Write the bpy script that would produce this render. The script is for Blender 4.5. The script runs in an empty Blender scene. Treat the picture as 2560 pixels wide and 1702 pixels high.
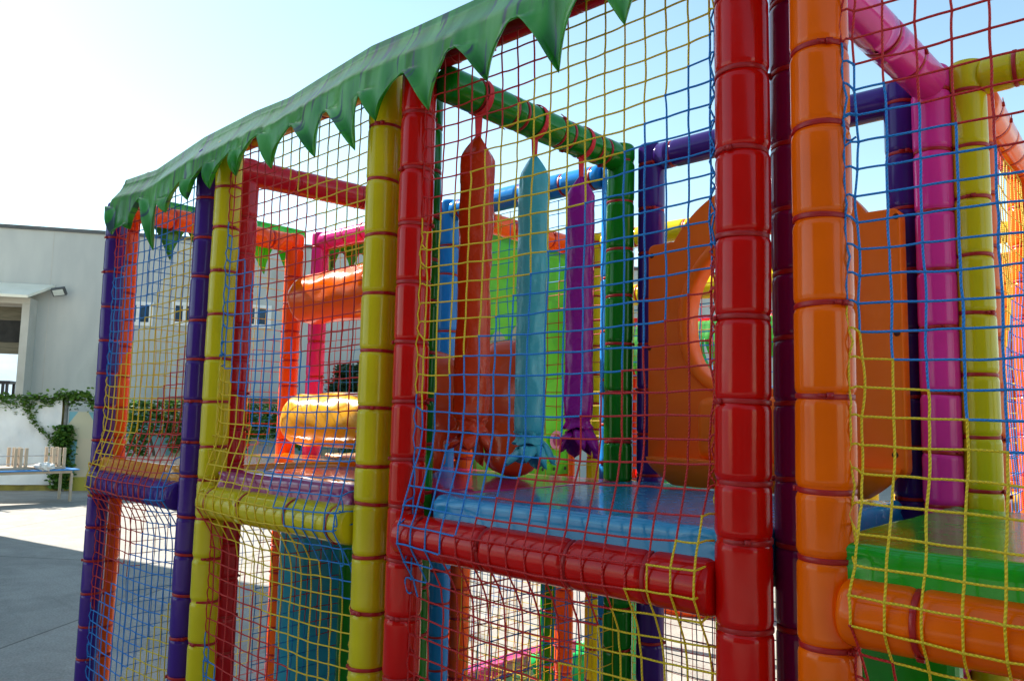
import bpy, bmesh, math, random
from mathutils import Vector, Matrix, noise
random.seed(7)
sc = bpy.context.scene
C = sc.collection
R = math.radians
# ------------------------------------------------------------------ camera
EYE = 1.75
FPX, PITCH, ROLL, YAW = 1999.0, R(5.72), R(1.17), R(42.46)
_F = Vector((-math.sin(YAW)*math.cos(PITCH), math.cos(YAW)*math.cos(PITCH), math.sin(PITCH)))
_r = Vector((math.cos(YAW), math.sin(YAW), 0)); _u = _r.cross(_F)
_R = math.cos(ROLL)*_r + math.sin(ROLL)*_u
_U = -math.sin(ROLL)*_r + math.cos(ROLL)*_u
O = Vector((0, 0, EYE))
cam_d = bpy.data.cameras.new("camera"); cam = bpy.data.objects.new("camera", cam_d); C.objects.link(cam)
m = Matrix((( _R.x, _U.x, -_F.x, O.x), (_R.y, _U.y, -_F.y, O.y), (_R.z, _U.z, -_F.z, O.z), (0, 0, 0, 1)))
cam.matrix_world = m
cam_d.sensor_width = 36; cam_d.lens = 36*FPX/2560
cam_d.clip_start = .02; cam_d.clip_end = 6000
sc.camera = cam
# ------------------------------------------------------------------ light
SUN_EL = R(38); SUN_AZ = Vector((-.985, -.17, 0)).normalized()
w = bpy.data.worlds.new("World"); sc.world = w; w.use_nodes = True
nt = w.node_tree; bg = nt.nodes["Background"]
sky = nt.nodes.new("ShaderNodeTexSky"); sky.sky_type = 'NISHITA'; sky.sun_disc = False
sky.sun_elevation = SUN_EL; sky.sun_rotation = math.atan2(SUN_AZ.x, SUN_AZ.y)
sky.air_density = 1.0; sky.dust_density = .25; sky.ozone_density = .8
tint = nt.nodes.new('ShaderNodeMixRGB'); tint.blend_type = 'MULTIPLY'; tint.inputs[0].default_value = 1; tint.inputs[2].default_value = (1.02, 1.06, .89, 1)
nt.links.new(sky.outputs[0], tint.inputs[1]); nt.links.new(tint.outputs[0], bg.inputs[0]); bg.inputs[1].default_value = .079
sd = bpy.data.lights.new("sun", 'SUN'); sd.energy = 3.3; sd.angle = R(.5); sd.color = (1, .95, .86)
so = bpy.data.objects.new("sun", sd); C.objects.link(so)
sv = Vector((SUN_AZ.x*math.cos(SUN_EL), SUN_AZ.y*math.cos(SUN_EL), math.sin(SUN_EL)))
so.rotation_euler = sv.to_track_quat('Z', 'Y').to_euler()
sc.view_settings.view_transform = 'Standard'; sc.view_settings.look = 'None'
sc.view_settings.exposure = 1.98; sc.view_settings.gamma = 1
sc.render.engine = 'CYCLES'
sc.cycles.max_bounces = 8; sc.cycles.caustics_reflective = False; sc.cycles.caustics_refractive = False

# ------------------------------------------------------------------ measuring helpers (photo pixel 2560x1702 -> point on a plane)
def ray(px, py):
    return _F*FPX + _R*(px-1280) - _U*(py-851)
def onX(px, py, X): d = ray(px, py); return O + d*(X/d.x)
def onY(px, py, Y): d = ray(px, py); return O + d*(Y/d.y)
def onZ(px, py, Z): d = ray(px, py); return O + d*((Z-EYE)/d.z)

# ------------------------------------------------------------------ materials
MATS = {}
def newmat(name):
    mt = bpy.data.materials.new(name); mt.use_nodes = True
    n = mt.node_tree; b = n.nodes["Principled BSDF"]; MATS[name] = mt
    return mt, n, b
def N(n, t, **k):
    nd = n.nodes.new(t)
    for a, v in k.items():
        if a.startswith('i_'): nd.inputs[a[2:].replace('_', ' ')].default_value = v
        else: setattr(nd, a, v)
    return nd
def ramp(n, stops, fac):
    r = n.nodes.new("ShaderNodeValToRGB"); e = r.color_ramp.elements
    e[0].position, e[0].color = stops[0][0], (*stops[0][1], 1)
    e[1].position, e[1].color = stops[-1][0], (*stops[-1][1], 1)
    for p, c in stops[1:-1]:
        x = e.new(p); x.color = (*c, 1)
    n.links.new(fac, r.inputs[0]); return r
def obcoord(n, scale=(1, 1, 1)):
    g = n.nodes.new("ShaderNodeNewGeometry"); mp = n.nodes.new("ShaderNodeMapping")
    n.links.new(g.outputs['Position'], mp.inputs[0]); mp.inputs['Scale'].default_value = scale
    return mp.outputs[0]
def vinyl(name, col, rough=.13, bump=.035, bscale=12, sss=0, var=.08):
    mt, n, b = newmat(name)
    co = obcoord(n)
    nz = N(n, "ShaderNodeTexNoise"); nz.inputs['Scale'].default_value = 7; nz.inputs['Detail'].default_value = 5
    n.links.new(co, nz.inputs['Vector'])
    lo = tuple(c*(1-var) for c in col); hi = tuple(min(1, c*(1+var)) for c in col)
    r = ramp(n, [(.3, lo), (.7, hi)], nz.outputs[0]); n.links.new(r.outputs[0], b.inputs['Base Color'])
    nb = N(n, "ShaderNodeTexNoise"); nb.inputs['Scale'].default_value = bscale; nb.inputs['Detail'].default_value = 3
    n.links.new(co, nb.inputs['Vector'])
    bm_ = N(n, "ShaderNodeBump"); bm_.inputs['Strength'].default_value = bump; bm_.inputs['Distance'].default_value = .02
    n.links.new(nb.outputs[0], bm_.inputs['Height']); n.links.new(bm_.outputs[0], b.inputs['Normal'])
    # dust: scuffs lift the roughness in patches
    nr = N(n, "ShaderNodeTexNoise"); nr.inputs['Scale'].default_value = 30; nr.inputs['Detail'].default_value = 8
    n.links.new(co, nr.inputs['Vector'])
    mr = N(n, "ShaderNodeMapRange"); mr.inputs['To Min'].default_value = rough*.75; mr.inputs['To Max'].default_value = rough*1.5
    mr.inputs['From Min'].default_value = .3; mr.inputs['From Max'].default_value = .7
    n.links.new(nr.outputs[0], mr.inputs['Value']); n.links.new(mr.outputs[0], b.inputs['Roughness'])
    b.inputs['IOR'].default_value = 1.40
    if name.startswith('vinyl_'): b.inputs['Specular IOR Level'].default_value = .38
    if name.startswith('plastic'): b.inputs['Specular IOR Level'].default_value = .3
    if name.startswith('mat_'): b.inputs['Coat Weight'].default_value = .3; b.inputs['Coat Roughness'].default_value = .08; b.inputs['Coat IOR'].default_value = 1.6
    if sss:
        b.inputs['Subsurface Weight'].default_value = sss
        b.inputs['Subsurface Radius'].default_value = (.03, .012, .006)
    return mt
COL = dict(red=(.62, .004, .002), yellow=(.66, .50, .008), orange=(.95, .13, .0), purple=(.060, .016, .20),
           magenta=(.24, .006, .085), pink=(.80, .035, .30), green=(.006, .20, .010), blue=(.015, .16, .55),
           teal=(.03, .33, .45), indigo=(.05, .025, .20), orangered=(.90, .10, .008), crimson=(.55, .012, .02),
           skyblue=(.015, .22, .60), rose=(.72, .03, .26), amber=(.80, .38, .02), lime=(.10, .55, .03), navy=(.012, .05, .28))
for k, c in COL.items(): vinyl('vinyl_'+k, c)
vinyl('band_red', (.42, .012, .012), rough=.35, bump=.05)
vinyl('mat_blue', (.012, .26, .50), rough=.2, bump=.05, bscale=9)
vinyl('mat_green', (.008, .34, .006), rough=.2, bump=.05, bscale=9)
vinyl('mat_maroon', (.30, .018, .14), rough=.11, bump=.05, bscale=9)
vinyl('mat_rose', (.50, .03, .17), rough=.12, bump=.05, bscale=9)
vinyl('mat_amber', (.72, .27, .01), rough=.11, bump=.05, bscale=9)
vinyl('mat_tan', (.80, .36, .12), rough=.25, bump=.10, bscale=9)
vinyl('bag_orange', (.70, .042, .003), rough=.22, bump=.14, bscale=22)
vinyl('bag_teal', (.08, .48, .56), rough=.22, bump=.14, bscale=22)
vinyl('bag_purple', (.36, .008, .26), rough=.22, bump=.14, bscale=22)
vinyl('toy_orange', (.70, .07, .012), rough=.18, bump=.2, bscale=16)
vinyl('plastic_orange', (1.0, .145, .001), rough=.38, bump=.04, bscale=60)
vinyl('plastic_green', (.02, .42, .10), rough=.3, bump=.04)
vinyl('strap_red', (.75, .03, .04), rough=.6, bump=.3, bscale=200)
vinyl('dark_hole', (.10, .012, .002), rough=.7)
vinyl('metal_grey', (.42, .42, .42), rough=.35); MATS['metal_grey'].node_tree.nodes['Principled BSDF'].inputs['Metallic'].default_value = .8
vinyl('painted_wood', (.50, .39, .28), rough=.6)
vinyl('table_blue', (.05, .25, .60), rough=.5)
vinyl('white_cloth', (.8, .8, .78), rough=.8, bump=.6, bscale=40)
vinyl('black_plastic', (.02, .02, .02), rough=.5)
vinyl('dark_metal', (.07, .075, .08), rough=.5)
vinyl('lamp_glass', (.55, .60, .58), rough=.15)
vinyl('window_glass', (.03, .06, .10), rough=.08)
vinyl('window_frame', (.75, .75, .73), rough=.5)

def cord(name, col):
    mt, n, b = newmat(name)
    uv = N(n, "ShaderNodeTexCoord")
    mp = N(n, "ShaderNodeMapping"); mp.inputs['Scale'].default_value = (1, 1, 1)
    n.links.new(uv.outputs['UV'], mp.inputs[0])
    wv = N(n, "ShaderNodeTexWave"); wv.bands_direction = 'DIAGONAL'; wv.inputs['Scale'].default_value = 1.0
    n.links.new(mp.outputs[0], wv.inputs['Vector'])
    lo = tuple(c*.72 for c in col); r = ramp(n, [(0.1, lo), (.75, col)], wv.outputs[1])
    n.links.new(r.outputs[0], b.inputs['Base Color'])
    bp = N(n, "ShaderNodeBump"); bp.inputs['Strength'].default_value = .7; bp.inputs['Distance'].default_value = .0015
    n.links.new(wv.outputs[1], bp.inputs['Height']); n.links.new(bp.outputs[0], b.inputs['Normal'])
    b.inputs['Roughness'].default_value = .55
    return mt
cord('cord_red', (.68, .012, .012)); cord('cord_yellow', (.95, .62, .008)); cord('cord_blue', (.006, .24, .72))
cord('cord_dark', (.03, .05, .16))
CR, CY, CB = 0, 1, 2
def cordmats(): return [MATS['cord_red'], MATS['cord_yellow'], MATS['cord_blue']]

# leaf-printed vinyl
def leaf_mat():
    mt, n, b = newmat('leaf_vinyl')
    uv = N(n, "ShaderNodeUVMap")
    def mapn(sx, sy):
        mp = N(n, "ShaderNodeMapping"); mp.inputs['Scale'].default_value = (sx, sy, 1); n.links.new(uv.outputs[0], mp.inputs[0]); return mp.outputs[0]
    a = N(n, "ShaderNodeTexNoise"); a.inputs['Scale'].default_value = 1; a.inputs['Detail'].default_value = 2; n.links.new(mapn(16, 2.5), a.inputs['Vector'])
    r1 = ramp(n, [(.35, (.02, .20, .012)), (.5, (.05, .36, .025)), (.65, (.15, .50, .10))], a.outputs[0])
    v = N(n, "ShaderNodeTexNoise"); v.inputs['Scale'].default_value = 1; v.inputs['Detail'].default_value = 3; v.inputs['Distortion'].default_value = .6
    n.links.new(mapn(42, 4), v.inputs['Vector'])
    r2 = ramp(n, [(.0, (1, 1, 1)), (.375, (1, 1, 1)), (.415, (0, 0, 0))], v.outputs[0])
    r3 = n.nodes.new("ShaderNodeMixRGB"); n.links.new(r2.outputs[0], r3.inputs[0]); n.links.new(r1.outputs[0], r3.inputs[1]); r3.inputs[2].default_value = (.045, .05, .09, 1)
    n.links.new(r3.outputs[0], b.inputs['Base Color'])
    b.inputs['Roughness'].default_value = .24; b.inputs['IOR'].default_value = 1.6
    bp = N(n, "ShaderNodeBump"); bp.inputs['Strength'].default_value = .25; bp.inputs['Distance'].default_value = .01
    n.links.new(a.outputs[0], bp.inputs['Height']); n.links.new(bp.outputs[0], b.inputs['Normal'])
    t = n.nodes.new("ShaderNodeBsdfTranslucent"); t.inputs[0].default_value = (.10, .60, .02, 1)
    mx = n.nodes.new("ShaderNodeMixShader"); mx.inputs[0].default_value = .34
    out = n.nodes['Material Output']; n.links.new(b.outputs[0], mx.inputs[1]); n.links.new(t.outputs[0], mx.inputs[2]); n.links.new(mx.outputs[0], out.inputs[0])
leaf_mat()
def flat_noise(name, stops, scale=4, detail=8, rough=.8, bump=.3, dist=.02, sc3=(1, 1, 1)):
    mt, n, b = newmat(name)
    co = obcoord(n, sc3)
    a = N(n, "ShaderNodeTexNoise"); a.inputs['Scale'].default_value = scale; a.inputs['Detail'].default_value = detail; n.links.new(co, a.inputs['Vector'])
    r = ramp(n, stops, a.outputs[0]); n.links.new(r.outputs[0], b.inputs['Base Color']); b.inputs['Roughness'].default_value = rough
    bp = N(n, "ShaderNodeBump"); bp.inputs['Strength'].default_value = bump; bp.inputs['Distance'].default_value = dist
    n.links.new(a.outputs[0], bp.inputs['Height']); n.links.new(bp.outputs[0], b.inputs['Normal'])
    return mt
flat_noise('concrete_wall', [(.25, (.34, .35, .33)), (.42, (.48, .49, .47)), (.55, (.43, .44, .43)), (.8, (.54, .54, .51))], scale=1.0, detail=12, bump=.1, sc3=(1, 1, .3))
flat_noise('concrete_dark', [(.3, (.13, .13, .125)), (.7, (.19, .19, .18))], scale=1.5)
flat_noise('reveal', [(.3, (.42, .40, .36)), (.7, (.52, .50, .46))], scale=2)
flat_noise('awning_mat', [(.3, (.72, .69, .58)), (.7, (.82, .79, .68))], scale=2)
flat_noise('roof_edge', [(.3, (.07, .075, .08)), (.7, (.11, .115, .12))], scale=3)
flat_noise('shutter', [(.35, (.10, .09, .06)), (.65, (.17, .15, .11))], scale=3, sc3=(1, 1, 14))
flat_noise('shutter_dark', [(.35, (.012, .012, .012)), (.65, (.025, .025, .025))], scale=5)
flat_noise('banner_white', [(.25, (.62, .63, .64)), (.5, (.74, .75, .76)), (.75, (.80, .80, .79))], scale=1.6, detail=5, bump=1.0, dist=.06, rough=.45)
flat_noise('wall_base', [(.3, (.10, .08, .03)), (.6, (.35, .30, .06)), (.8, (.45, .40, .12))], scale=2.5)
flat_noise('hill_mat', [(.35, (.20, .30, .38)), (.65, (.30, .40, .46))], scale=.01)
flat_noise('bark', [(.3, (.05, .035, .02)), (.7, (.12, .09, .06))], scale=20, sc3=(1, 1, .2))
flat_noise('steel_post', [(.3, (.10, .10, .09)), (.7, (.2, .2, .18))], scale=8)

def ground_mat():
    mt, n, b = newmat('ground_concrete')
    co = obcoord(n)
    a = N(n, "ShaderNodeTexNoise"); a.inputs['Scale'].default_value = .55; a.inputs['Detail'].default_value = 12; a.inputs['Roughness'].default_value = .65; n.links.new(co, a.inputs['Vector'])
    r = ramp(n, [(.28, (.25, .222, .187)), (.42, (.38, .345, .297)), (.50, (.315, .287, .247)), (.58, (.40, .362, .312)), (.75, (.46, .418, .36))], a.outputs[0])
    f = N(n, "ShaderNodeTexNoise"); f.inputs['Scale'].default_value = 60; f.inputs['Detail'].default_value = 10; n.links.new(co, f.inputs['Vector'])
    rf = ramp(n, [(.3, (.72, .72, .72)), (.7, (1.12, 1.12, 1.12))], f.outputs[0])
    mu = n.nodes.new("ShaderNodeMixRGB"); mu.blend_type = 'MULTIPLY'; mu.inputs[0].default_value = 1; n.links.new(r.outputs[0], mu.inputs[1]); n.links.new(rf.outputs[0], mu.inputs[2])
    s = N(n, "ShaderNodeTexNoise"); s.inputs['Scale'].default_value = 1.0; s.inputs['Detail'].default_value = 6; s.inputs['Distortion'].default_value = 1.5
    mp = N(n, "ShaderNodeMapping"); mp.inputs['Scale'].default_value = (.5, 2.2, 1); mp.inputs['Rotation'].default_value = (0, 0, .5); n.links.new(co, mp.inputs[0]); n.links.new(mp.outputs[0], s.inputs['Vector'])
    rs = ramp(n, [(.47, (1, 1, 1)), (.495, (.62, .6, .58)), (.51, (1, 1, 1))], s.outputs[0])
    m2 = n.nodes.new("ShaderNodeMixRGB"); m2.blend_type = 'MULTIPLY'; m2.inputs[0].default_value = .22; n.links.new(mu.outputs[0], m2.inputs[1]); n.links.new(rs.outputs[0], m2.inputs[2])
    br = N(n, "ShaderNodeTexBrick"); br.inputs['Scale'].default_value = 1; br.offset = 0
    br.inputs['Brick Width'].default_value = 4.5; br.inputs['Row Height'].default_value = 4.5; br.inputs['Mortar Size'].default_value = .012
    br.inputs['Color1'].default_value = (1, 1, 1, 1); br.inputs['Color2'].default_value = (.9, .9, .9, 1); br.inputs['Mortar'].default_value = (.45, .44, .42, 1)
    mp2 = N(n, "ShaderNodeMapping"); mp2.inputs['Rotation'].default_value = (0, 0, R(-35)); n.links.new(co, mp2.inputs[0]); n.links.new(mp2.outputs[0], br.inputs['Vector'])
    m3 = n.nodes.new("ShaderNodeMixRGB"); m3.blend_type = 'MULTIPLY'; m3.inputs[0].default_value = 1; n.links.new(m2.outputs[0], m3.inputs[1]); n.links.new(br.outputs[0], m3.inputs[2])
    n.links.new(m3.outputs[0], b.inputs['Base Color']); b.inputs['Roughness'].default_value = .85
    bp = N(n, "ShaderNodeBump"); bp.inputs['Strength'].default_value = .35; bp.inputs['Distance'].default_value = .01
    n.links.new(f.outputs[0], bp.inputs['Height']); n.links.new(bp.outputs[0], b.inputs['Normal'])
ground_mat()
def foliage(name, c1, c2):
    mt, n, b = newmat(name)
    oi = N(n, "ShaderNodeNewGeometry"); r = ramp(n, [(0, c1), (1, c2)], oi.outputs['Random Per Island'])
    n.links.new(r.outputs[0], b.inputs['Base Color']); b.inputs['Roughness'].default_value = .5
    t = n.nodes.new("ShaderNodeBsdfTranslucent"); n.links.new(r.outputs[0], t.inputs[0])
    mx = n.nodes.new("ShaderNodeMixShader"); mx.inputs[0].default_value = .35
    out = n.nodes['Material Output']; n.links.new(b.outputs[0], mx.inputs[1]); n.links.new(t.outputs[0], mx.inputs[2]); n.links.new(mx.outputs[0], out.inputs[0])
foliage('ivy_leaves', (.05, .12, .015), (.16, .30, .03)); foliage('hedge_leaves', (.03, .10, .015), (.13, .28, .03)); foliage('tree_leaves', (.012, .035, .012), (.04, .08, .02))

# mural and printed panel
def mural_mat():
    mt, n, b = newmat('mural')
    co = obcoord(n, (1, 1, 1))
    a = N(n, "ShaderNodeTexVoronoi"); a.inputs['Scale'].default_value = 1.7; n.links.new(co, a.inputs['Vector'])
    r = ramp(n, [(0, (.50, .42, .50)), (.3, (.62, .60, .62)), (.31, (.18, .42, .50)), (.6, (.22, .48, .55)), (.61, (.52, .52, .36)), (1, (.70, .50, .40))], a.outputs['Color'])
    sx = N(n, "ShaderNodeSeparateXYZ"); n.links.new(co, sx.inputs[0])
    g = ramp(n, [(.0, (1, 1, 1)), (.30, (1, 1, 1)), (.305, (0, 0, 0))], sx.outputs[2])
    mx = n.nodes.new("ShaderNodeMixRGB"); n.links.new(g.outputs[0], mx.inputs[0]); n.links.new(r.outputs[0], mx.inputs[1]); mx.inputs[2].default_value = (.42, .38, .06, 1)
    n.links.new(mx.outputs[0], b.inputs['Base Color']); b.inputs['Roughness'].default_value = .8
mural_mat()
def panel_mat():
    mt, n, b = newmat('printed_green')
    co = obcoord(n, (1, 1, 1))
    a = N(n, "ShaderNodeTexVoronoi"); a.inputs['Scale'].default_value = 3.4; n.links.new(co, a.inputs['Vector'])
    r = ramp(n, [(0, (.09, .42, .03)), (.5, (.16, .55, .04)), (.51, (.10, .48, .03)), (1, (.22, .62, .06))], a.outputs['Color'])
    n.links.new(r.outputs[0], b.inputs['Base Color']); b.inputs['Roughness'].default_value = .4
    t = n.nodes.new("ShaderNodeBsdfTranslucent"); n.links.new(r.outputs[0], t.inputs[0])
    mx = n.nodes.new("ShaderNodeMixShader"); mx.inputs[0].default_value = .35
    out = n.nodes['Material Output']; n.links.new(b.outputs[0], mx.inputs[1]); n.links.new(t.outputs[0], mx.inputs[2]); n.links.new(mx.outputs[0], out.inputs[0])
panel_mat()

# ------------------------------------------------------------------ object helpers
def link(name, bm, mats, parent=None, smooth=True):
    me = bpy.data.meshes.new(name); bm.to_mesh(me); bm.free()
    for q in (mats if isinstance(mats, (list, tuple)) else [mats]):
        me.materials.append(MATS[q] if isinstance(q, str) else q)
    if smooth:
        for p in me.polygons: p.use_smooth = True
    o = bpy.data.objects.new(name, me); C.objects.link(o)
    if parent: o.parent = parent; o.matrix_parent_inverse = Matrix.Translation(-root_loc(parent))
    return o
def root_loc(p):
    v = Vector(p.location)
    while p.parent: p = p.parent; v += Vector(p.location) if False else Vector((0, 0, 0))
    return v
def thing(name, label, cat, loc=(0, 0, 0), group=None):
    o = bpy.data.objects.new(name, None); C.objects.link(o); o.location = loc
    o.empty_display_size = .1
    o['label'] = label; o['category'] = cat
    if group: o['group'] = group
    return o
def tag(o, label, cat, group=None):
    o['label'] = label; o['category'] = cat
    if group: o['group'] = group
    return o
def struct(o, kind='structure'): o['kind'] = kind; return o

def frame_of(d):
    d = d.normalized(); a = Vector((0, 0, 1)) if abs(d.z) < .9 else Vector((0, 1, 0))
    s = d.cross(a).normalized(); return s, s.cross(d).normalized()
def tube_into(bm, pts, rad, sides=8, mi=0, cap=False, uvl=None, uvs=1.0):
    """tube through pts with per-point radius"""
    n = len(pts); rs = rad if isinstance(rad, (list, tuple)) else [rad]*n
    rings = []; s0 = None
    L = 0; Ls = []
    for i, p in enumerate(pts):
        d = (pts[min(i+1, n-1)]-pts[max(i-1, 0)])
        if d.length < 1e-9: d = Vector((0, 0, 1))
        d.normalize()
        if s0 is None: s, t = frame_of(d)
        else:
            s = (s0 - d*s0.dot(d))
            s = s.normalized() if s.length > 1e-6 else frame_of(d)[0]
            t = s.cross(d).normalized()
        s0 = s
        if i: L += (p-pts[i-1]).length
        Ls.append(L)
        rings.append([bm.verts.new(p + (s*math.cos(k*2*math.pi/sides) + t*math.sin(k*2*math.pi/sides))*rs[i]) for k in range(sides)])
    for i in range(n-1):
        for k in range(sides):
            k2 = (k+1) % sides
            f = bm.faces.new((rings[i][k], rings[i][k2], rings[i+1][k2], rings[i+1][k])); f.material_index = mi
            if uvl:
                vals = [(k/sides*1.0, Ls[i]*uvs), ((k+1)/sides*1.0, Ls[i]*uvs), ((k+1)/sides*1.0, Ls[i+1]*uvs), (k/sides*1.0, Ls[i+1]*uvs)]
                for lp, v in zip(f.loops, vals): lp[uvl].uv = v
    if cap:
        for rg, rev in ((rings[0], False), (rings[-1], True)):
            try:
                f = bm.faces.new(rg if rev else rg[::-1]); f.material_index = mi
            except ValueError: pass
def tube_obj(name, pts, rad, mat, parent=None, sides=10, cap=True):
    bm = bmesh.new(); tube_into(bm, [Vector(p) for p in pts], rad, sides, cap=cap)
    bmesh.ops.recalc_face_normals(bm, faces=bm.faces); return link(name, bm, mat, parent)
def box_into(bm, lo, hi, M=None, bev=0, seg=2):
    vs = [bm.verts.new((x, y, z)) for x in (lo[0], hi[0]) for y in (lo[1], hi[1]) for z in (lo[2], hi[2])]
    idx = [(0, 1, 3, 2), (4, 6, 7, 5), (0, 4, 5, 1), (2, 3, 7, 6), (0, 2, 6, 4), (1, 5, 7, 3)]
    fs = [bm.faces.new([vs[i] for i in q]) for q in idx]
    if bev:
        es = list({e for f in fs for e in f.edges}); r = bmesh.ops.bevel(bm, geom=es, offset=bev, segments=seg, affect='EDGES', profile=.5)
        vs = list({v for f in r['faces'] for v in f.verts} | {v for v in vs if v.is_valid})
    if M is not None:
        for v in vs: v.co = M @ v.co
    return vs
def box_obj(name, lo, hi, mat, parent=None, bev=0, M=None, smooth=False):
    bm = bmesh.new(); box_into(bm, lo, hi, None, bev)
    if M is not None: bm.transform(M)
    bmesh.ops.recalc_face_normals(bm, faces=bm.faces)
    return link(name, bm, mat, parent, smooth=smooth)

# foam-padded tube with squeezed rings under its cable ties
def foam(name, a, b, r, mat, parent, bands, seam=None, bandmat='band_red', cap=True, wob=.0007):
    a, b = Vector(a), Vector(b); d = b-a; L = d.length; d.normalize()
    s, t = frame_of(d)
    bs = sorted(x for x in bands if .01 < x < L-.01)
    ts = set([0, L])
    edge = r*.35
    ts |= {edge*.08, edge*.3, edge*.6, edge, L-edge, L-edge*.6, L-edge*.3, L-edge*.08}
    for x in bs:
        for o in (-.020, -.017, -.014, -.011, -.009, -.0075, -.0065, -.004, 0, .004, .0065, .0075, .009, .011, .014, .017, .020): ts.add(x+o)
    x = 0
    while x < L: ts.add(x); x += .04
    ts = sorted(q for q in ts if 0 <= q <= L)
    sides = 40; rings = []
    bm = bmesh.new(); ph = random.random()*100
    for q in ts:
        rr = r
        for x in bs:
            dd = abs(q-x)
            if dd < .035:
                if dd <= .0055: k = 1
                elif dd <= .011: k = .28+.72*(1-(dd-.0055)/.0055)**2
                else: k = .28*(1-(dd-.011)/.006)**2 if dd < .017 else 0
                rr -= .0040*k*(r/.05)
        e = min(q, L-q)
        if cap and e < edge: rr -= (1-math.sqrt(max(0, 1-(1-e/edge)**2)))*edge*.75
        c = a + d*q + s*(noise.noise(Vector((q*1.3, ph, 0)))*.004) + t*(noise.noise(Vector((q*1.3, ph, 9)))*.004)
        ring = []
        for k in range(sides):
            an = 2*math.pi*k/sides
            w_ = noise.noise(Vector((math.cos(an)*1.2+ph, math.sin(an)*1.2, q*5)))*wob
            if seam is not None:
                da = (an-seam+math.pi) % (2*math.pi)-math.pi
                if abs(da) < .1: w_ -= .002*(1-abs(da)/.1)
            ring.append(bm.verts.new(c + (s*math.cos(an)+t*math.sin(an))*(rr+w_)))
        rings.append(ring)
    for i in range(len(rings)-1):
        for k in range(sides):
            bm.faces.new((rings[i][k], rings[i][(k+1) % sides], rings[i+1][(k+1) % sides], rings[i+1][k]))
    bm.faces.new(rings[0][::-1]); bm.faces.new(rings[-1])
    bmesh.ops.recalc_face_normals(bm, faces=bm.faces)
    o = link(name, bm, mat, parent)
    for x in bs:
        bm = bmesh.new(); tilt = random.uniform(-.05, .05); tilt2 = random.uniform(-.05, .05)
        rr = r-.0026*(r/.05); prof = [(-.0048, -.004), (-.0048, .0006), (-.0036, .0014), (.0036, .0014), (.0048, .0006), (.0048, -.004)]
        c = a + d*x; rg = []
        for k in range(sides):
            an = 2*math.pi*k/sides; col = []
            n_ = s*math.cos(an)+t*math.sin(an)
            for z_, dr in prof:
                col.append(bm.verts.new(c + n_*(rr+dr) + d*(z_ + r*(tilt*math.cos(an)+tilt2*math.sin(an)))))
            rg.append(col)
        for k in range(sides):
            for q in range(len(prof)-1):
                bm.faces.new((rg[k][q], rg[(k+1) % sides][q], rg[(k+1) % sides][q+1], rg[k][q+1]))
        # the buckle of the tie
        an = random.uniform(0, 6.28); n_ = s*math.cos(an)+t*math.sin(an); tt = n_.cross(d)
        M = Matrix.Translation(c + n_*(rr+.004)) @ Matrix((tt, n_, d)).transposed().to_4x4()
        box_into(bm, (-.006, -.004, -.005), (.006, .003, .005), M)
        ta = an+.15; q0 = c + n_*(rr+.006)
        box_into(bm, (.006, -.001, -.0035), (.006+random.uniform(.006, .018), .0012, .0035), M)
        bmesh.ops.recalc_face_normals(bm, faces=bm.faces)
        bo = link('tie_band', bm, bandmat); bo.parent = o; bo.matrix_parent_inverse = Matrix.Identity(4)
    return o
def zs_from(px, pys, x, y):
    """heights of the ties on a post at (x, y) read from the photo rows"""
    out = []
    for py in pys:
        out.append((lambda p: p.z)(onY(px, py, y)) if True else 0)
    return out
def post(parent, x, y, z1, mat, rows=None, px=None, r=.05, z0=.02, seam=None, more=()):
    bands = [z-z0 for z in (zs_from(px, rows, x, y) if rows else [])] + [z-z0 for z in more]
    if not rows:
        z = z0+.14+random.random()*.05
        while z < z1-.05:
            bands.append(z-z0); z += random.uniform(.125, .155)
    else:
        z = min(bands)-.14
        while z > .08: bands.append(z); z -= .14
    return foam('post', (x, y, z0), (x, y, z1), r, mat, parent, bands, seam)
def spaced(L, step=.15, start=.08):
    out = []; x = start
    while x < L-.04: out.append(x); x += step*random.uniform(.85, 1.15)
    return out
def bar(name, parent, a, b, mat, bands=None, r=.05):
    L = (Vector(b)-Vector(a)).length
    return foam(name, a, b, r, mat, parent, spaced(L) if bands is None else bands)
TOPZ = 1.75+.955     # axis of the upper beams
# ------------------------------------------------------------------ setting
bm = bmesh.new()
vs = [bm.verts.new(p) for p in ((-3000, -3000, 0), (3000, -3000, 0), (3000, 3000, 0), (-3000, 3000, 0))]; bm.faces.new(vs)
struct(link('ground', bm, 'ground_concrete'))
# hills far behind
def hills(name, y0, hbase, amp, dist, seed):
    bm = bmesh.new(); prev = None
    for i in range(-60, 61):
        a = math.atan2(_F.x, _F.y) + i*.03
        h = hbase + amp*noise.noise(Vector((i*.09, seed, 0))) + amp*.3*noise.noise(Vector((i*.4, seed, 3)))
        d = Vector((math.sin(a), math.cos(a), 0))
        col = [bm.verts.new(d*dist + Vector((0, 0, -2))), bm.verts.new(d*(dist+300) + Vector((0, 0, h*.6))), bm.verts.new(d*(dist+700) + Vector((0, 0, h))), bm.verts.new(d*(dist+1500) + Vector((0, 0, -2)))]
        if prev:
            for q in range(3): bm.faces.new((prev[q], col[q], col[q+1], prev[q+1]))
        prev = col
    bmesh.ops.recalc_face_normals(bm, faces=bm.faces)
    return struct(link(name, bm, 'hill_mat'))
hills('hills', 0, 165, 55, 1300, 2.0)

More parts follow.
